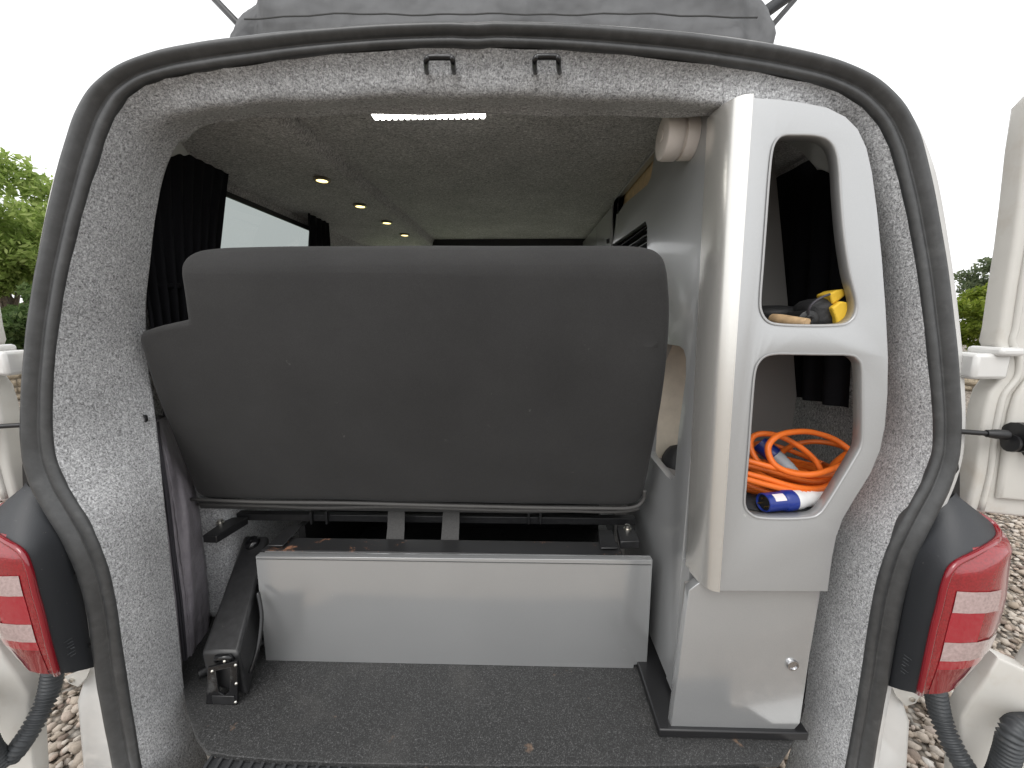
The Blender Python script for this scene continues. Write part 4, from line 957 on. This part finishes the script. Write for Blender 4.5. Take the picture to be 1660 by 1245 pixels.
# ------------------------------------------------------------------ curtains
def curtain(name, label, top, bot, mat='curtain', folds=9, amp=.012, nrm=Vector((1, -.3, 0)), tie=None, group=None):
    n_ = folds * 8; rows = []
    for k in range(17):
        f = k / 16; row = []
        for j in range(n_ + 1):
            u = j / n_; a = Vector(top[0]).lerp(Vector(top[1]), u); b = Vector(bot[0]).lerp(Vector(bot[1]), u); p = a.lerp(b, f)
            p = p + nrm * (amp * math.sin(u * folds * 2 * math.pi + .6 * math.sin(f * 3) + .5 * math.sin(u * 9)) * (.12 + 1.0 * min(1, f * 1.6)))
            row.append(p)
        rows.append(row)
    t = thing(name, label, 'curtain', tuple(bot[0]), group)
    MB().loft(rows).build('cloth', mat, t, 'all')
    if tie is not None: MB().tube(tie, .006, 8).build('tie_band', mat, t, 'all')
    return t
ct0, ct1 = P(262, 262, X=-.705), P(372, 288, X=-.705); ct0 = Vector((-.735, .18, 1.80)); 
cb1 = P(335, 430, X=-.705)
curtain('curtain', 'black pleated curtain gathered beside the pillar behind the bench', (ct0, Vector((-.735, P(372, 284, X=-.735).y, 1.80))), (Vector((-.735, .18, 1.20)), P(325, 480, X=-.735) + Vector((0, 0, -.10))), tie=[P(236, 462, Y=.2), P(262, 464, Y=.23), P(292, 463, Y=.26)], group='curtains on the side windows')
curtain('curtain', 'narrow black curtain at the far end of the side window', (P(499, 338, X=-.735), P(533, 356, X=-.735)), (P(499, 430, X=-.735), P(533, 430, X=-.735)), folds=4, group='curtains on the side windows')
curtain('curtain', 'black curtain hanging inside the upper cubby of the wardrobe', (P(1240, 300, X=.80) * 0 + Vector((.735, .66, 1.785)), Vector((.735, .22, 1.785))), (Vector((.76, .62, 1.20)), Vector((.755, .20, 1.22))), folds=6, nrm=Vector((-1, -.2, 0)), group='curtains on the side windows')

# ------------------------------------------------------------------ orange hook-up cable with its plug and coupler
cab = thing('hook_up_cable', 'coiled orange electric cable with blue and white plug in the lower cubby', 'cable', (.60, .12, zs1))
cr_ = .0058
def pc(px, py, Y): return P(px, py, Y=Y)
strands = [
    [pc(1196, 762, .09), pc(1212, 768, .085), pc(1245, 777, .075), pc(1290, 790, .07), pc(1330, 792, .075), pc(1360, 775, .10), pc(1375, 755, .14), pc(1378, 735, .18), pc(1360, 722, .22), pc(1320, 716, .25), pc(1285, 722, .26), pc(1262, 740, .24), pc(1262, 762, .20), pc(1290, 778, .15), pc(1330, 782, .13), pc(1365, 770, .13)],
    [pc(1200, 744, .11), pc(1216, 748, .10), pc(1250, 757, .085), pc(1300, 768, .08), pc(1345, 768, .085), pc(1372, 752, .10), pc(1384, 738, .10)],
    [pc(1378, 730, .12), pc(1352, 712, .13), pc(1318, 701, .13), pc(1290, 700, .12), pc(1262, 706, .11), pc(1246, 722, .10), pc(1248, 742, .09), pc(1262, 758, .08), pc(1290, 768, .075), pc(1325, 768, .07), pc(1360, 756, .075), pc(1382, 742, .09)],
    [pc(1228, 748, .12), pc(1220, 735, .13), pc(1216, 720, .14), pc(1222, 707, .15), pc(1240, 703, .15), pc(1266, 708, .15), pc(1296, 724, .14), pc(1320, 745, .13), pc(1332, 765, .12), pc(1342, 770, .12), pc(1352, 752, .15), pc(1372, 735, .18)],
    [pc(1196, 772, .08), pc(1214, 778, .07), pc(1250, 788, .066), pc(1290, 797, .065), pc(1325, 802, .068), pc(1346, 800, .09)],
    [pc(1200, 782, .10), pc(1222, 790, .085), pc(1255, 800, .075), pc(1295, 807, .075), pc(1330, 812, .085)],
    [pc(1196, 752, .13), pc(1220, 757, .12), pc(1262, 768, .11), pc(1305, 780, .105), pc(1345, 780, .11), pc(1368, 764, .14)],
    [pc(1198, 790, .12), pc(1225, 797, .11), pc(1260, 804, .10), pc(1300, 806, .10), pc(1340, 806, .11)],
]
for st_ in strands: MB().tube(cr(st_, 8), cr_, 10).build('cable_loop', 'orange', cab, 'all')
# extra loops resting at the bottom of the pile
for k in range(5):
    c = Vector((.60 + .01 * k, .17 + .006 * k, zs1 + .010 + .010 * k)); pts = []
    for j in range(33):
        a = 2 * math.pi * j / 32; pts.append(c + Vector((math.cos(a) * (.088 - .004 * k), math.sin(a) * .085, .006 * math.sin(a * 2 + k) + .006 * math.cos(a + k))))
    MB().tube(pts, cr_, 8).build('cable_loop', 'orange', cab, 'all')
# plug in front
pz = P(1236, 819, Y=.045); pe = P(1330, 818, Y=.072); pz.z = zs1 + .0245; pe.z = zs1 + .0235
ax = (pe - pz).normalized(); Lp = (pe - pz).length; R_ = .0170
pl = MB().lathe([(R_ * .82, .004), (R_ * .9, .0), (R_, .001), (R_, Lp * .30), (R_ * 1.02, Lp * .31), (R_ * 1.15, Lp * .33), (R_ * 1.15, Lp * .47), (R_ * 1.0, Lp * .48)], pz, ax, 24).build('plug', 'blue', cab, True)
MB().lathe([(R_ * 1.08, Lp * .475), (R_ * 1.05, Lp * .60), (R_ * .92, Lp * .64), (R_ * .95, Lp * .66), (R_ * .88, Lp * .70), (R_ * .92, Lp * .72), (R_ * .86, Lp * .77), (R_ * .9, Lp * .79), (R_ * .82, Lp * .85), (R_ * .7, Lp * 1.0), (R_ * .5, Lp * 1.01)], pz, ax, 24).build('grip', 'whitepl', pl, True)
sb = Vector((0, 0, 1)); sd_ = ax.cross(sb).normalized()
for a in (90, 210, 330):
    o_ = (sb * math.sin(math.radians(a)) + sd_ * math.cos(math.radians(a))) * R_ * .5
    MB().lathe([(.0016, -.003), (.0016, .01)], pz + o_, ax, 8).build('pin', 'brass', pl, True)
mk = (sb * .8 + Vector((0, -.6, 0))).normalized(); mt = ax.cross(mk).normalized(); mk = mt.cross(ax).normalized() * (1 if mt.cross(ax).normalized().dot(mk) > 0 else -1)
MB().loft([[pz + ax * (Lp * t) + (mk * math.cos(a) + mt * math.sin(a)) * R_ * 1.012 for a in (-.42, -.2, 0, .2, .42)] for t in (.10, .18, .28)]).build('rating_sticker', 'label', pl, True)
MB().lathe([(R_ * .80, .0035), (R_ * .1, .0040)], pz, ax, 20).build('socket_face', 'blackpl', pl)
False and MB().loft([[pz + ax * (Lp * t) + (sb * math.sin(a) - sd_ * math.cos(a) * (-1 if (-sd_).y > 0 else 1)) * R_ * 1.19 for a in (.7, 1.0, 1.3)] for t in (.36, .48)]).build('rating_sticker', 'label', pl, True)
# coupler lying in the coil
qz = P(1230, 718, Y=.20); qe = P(1290, 768, Y=.15); ax = (qe - qz).normalized(); Lq = (qe - qz).length
cp = MB().lathe([(.010, 0), (.017, .001), (.018, Lq * .42), (.0155, Lq * .44)], qz, ax, 20).build('coupler', 'blue', cab, True)
MB().lathe([(.016, Lq * .44), (.0155, Lq * .60), (.014, Lq * .64), (.0145, Lq * .68), (.013, Lq * .74), (.0135, Lq * .78), (.012, Lq * .86), (.009, Lq)], qz, ax, 20).build('grip', 'greypl', cp, True)

# dark cloth bag under the cable
def lump(name, label, cat, c, rad, mat, seed, pw=2.2, zmin=None):
    rr_ = random.Random(seed); bm = bmesh.new(); bmesh.ops.create_icosphere(bm, subdivisions=3, radius=1)
    ph = [rr_.uniform(0, 6) for _ in range(6)]
    for v in bm.verts:
        q = v.co.copy(); e = sum(abs(t) ** pw for t in q) ** (-1 / pw); q *= e
        q *= 1 + .05 * math.sin(q.x * 4 + ph[0]) + .05 * math.sin(q.y * 5 + ph[1]) + .04 * math.sin(q.z * 6 + ph[2])
        v.co = Vector((c[0] + q.x * rad[0], c[1] + q.y * rad[1], c[2] + q.z * rad[2]))
        if zmin is not None: v.co.z = max(v.co.z, zmin)
    me = bpy.data.meshes.new(name); bm.to_mesh(me); bm.free(); return me
cl = finish(lump('cloth_bag', '', '', (.545, .12, zs1 + .004), (.10, .075, .007), 'darkcloth', 3, 3, zs1 + .001), 'cloth_bag', 'darkcloth', None, 'all')
tag(cl, 'dark grey cloth lying under the orange cable and plug', 'cloth')
cl2 = finish(lump('black_bag', '', '', (XS + .066, .292, P(1075, 735, X=XS + .05).z - .005), (.045, .04, .050), 'cordura', 9, 3), 'black_bag', 'cordura', None, 'all')
tag(cl2, 'black bag seen through the side opening of the wardrobe', 'bag')
# pouch, wooden handle and dark things on the upper shelf
po = P(1344, 500, Y=.085)
pou = thing('tool_pouch', 'black fabric pouch with yellow end panels in the upper cubby', 'pouch', (po.x, po.y, zs2))
finish(lump('pouch_body', '', '', (po.x - .004, po.y + .01, zs2 + .026), (.040, .035, .030), 'cordura', 5, 2.4, zs2 + .001), 'pouch_body', 'cordura', pou, 'all')
def patch3(pxs, Y0, Y1, name, mat):
    fr = [P(x, y, Y=Y0) for x, y in pxs]; bk_ = [p + Vector((.006, Y1 - Y0, 0)) for p in fr]; n_ = len(fr)
    return MB().add(fr + bk_, [tuple(range(n_)), tuple(range(2 * n_ - 1, n_ - 1, -1))] + [(i, (i + 1) % n_, n_ + (i + 1) % n_, n_ + i) for i in range(n_)]).build(name, mat, pou, bev=.003, seg=3)
patch3([(1349, 499), (1364, 488), (1375, 490), (1376, 508), (1370, 524), (1357, 526), (1355, 514)], .052, .10, 'yellow_panel', 'yellow')
patch3([(1345, 476), (1358, 470), (1369, 468), (1372, 478), (1360, 488), (1350, 494)], .060, .10, 'yellow_panel', 'yellow')
MB().tube(cr([P(1310, 512, Y=.068), P(1312, 500, Y=.062), P(1320, 490, Y=.058), P(1332, 482, Y=.056), P(1345, 477, Y=.058)], 5), .0022, 6).build('zip', 'zip', pou, 'all')
MB().tube(cr([P(1305, 520, Y=.056), P(1312, 512, Y=.052), P(1318, 516, Y=.052), P(1314, 524, Y=.054)], 5), .003, 6).build('pull_cord', 'cordura', pou, 'all')
w0, w1 = P(1249, 516, Y=.11), P(1308, 528, Y=.05); w0.z = max(w0.z, zs2 + .011); w1.z = max(w1.z, zs2 + .010)
ml = thing('mallet', 'pale wooden handle of a mallet lying in the upper cubby', 'mallet', (w0.x, w0.y, zs2))
MB().lathe([(.006, 0), (.009, .003), (.010, .02), (.0092, .06), (.0090, (w1 - w0).length)], w0, w1 - w0, 16).build('handle', 'handle', ml, True)
hd_ = w1 + Vector((.045, -.0, .0)); 
MB().lathe([(.012, -.03), (.016, -.028), (.016, .028), (.012, .03)], (w1.x + .02, w1.y + .045, zs2 + .0165), (0.2, 1, 0), 18).build('head', 'blackpl', ml, True)
bx_ = finish(lump('dark_case', '', '', (P(1262, 510, Y=.20).x, .22, zs2 + .022), (.06, .07, .022), 'cordura', 11, 4, zs2 + .001), 'dark_case', 'cordura', None, 'all')
tag(bx_, 'black soft case behind the wooden handle in the upper cubby', 'case')
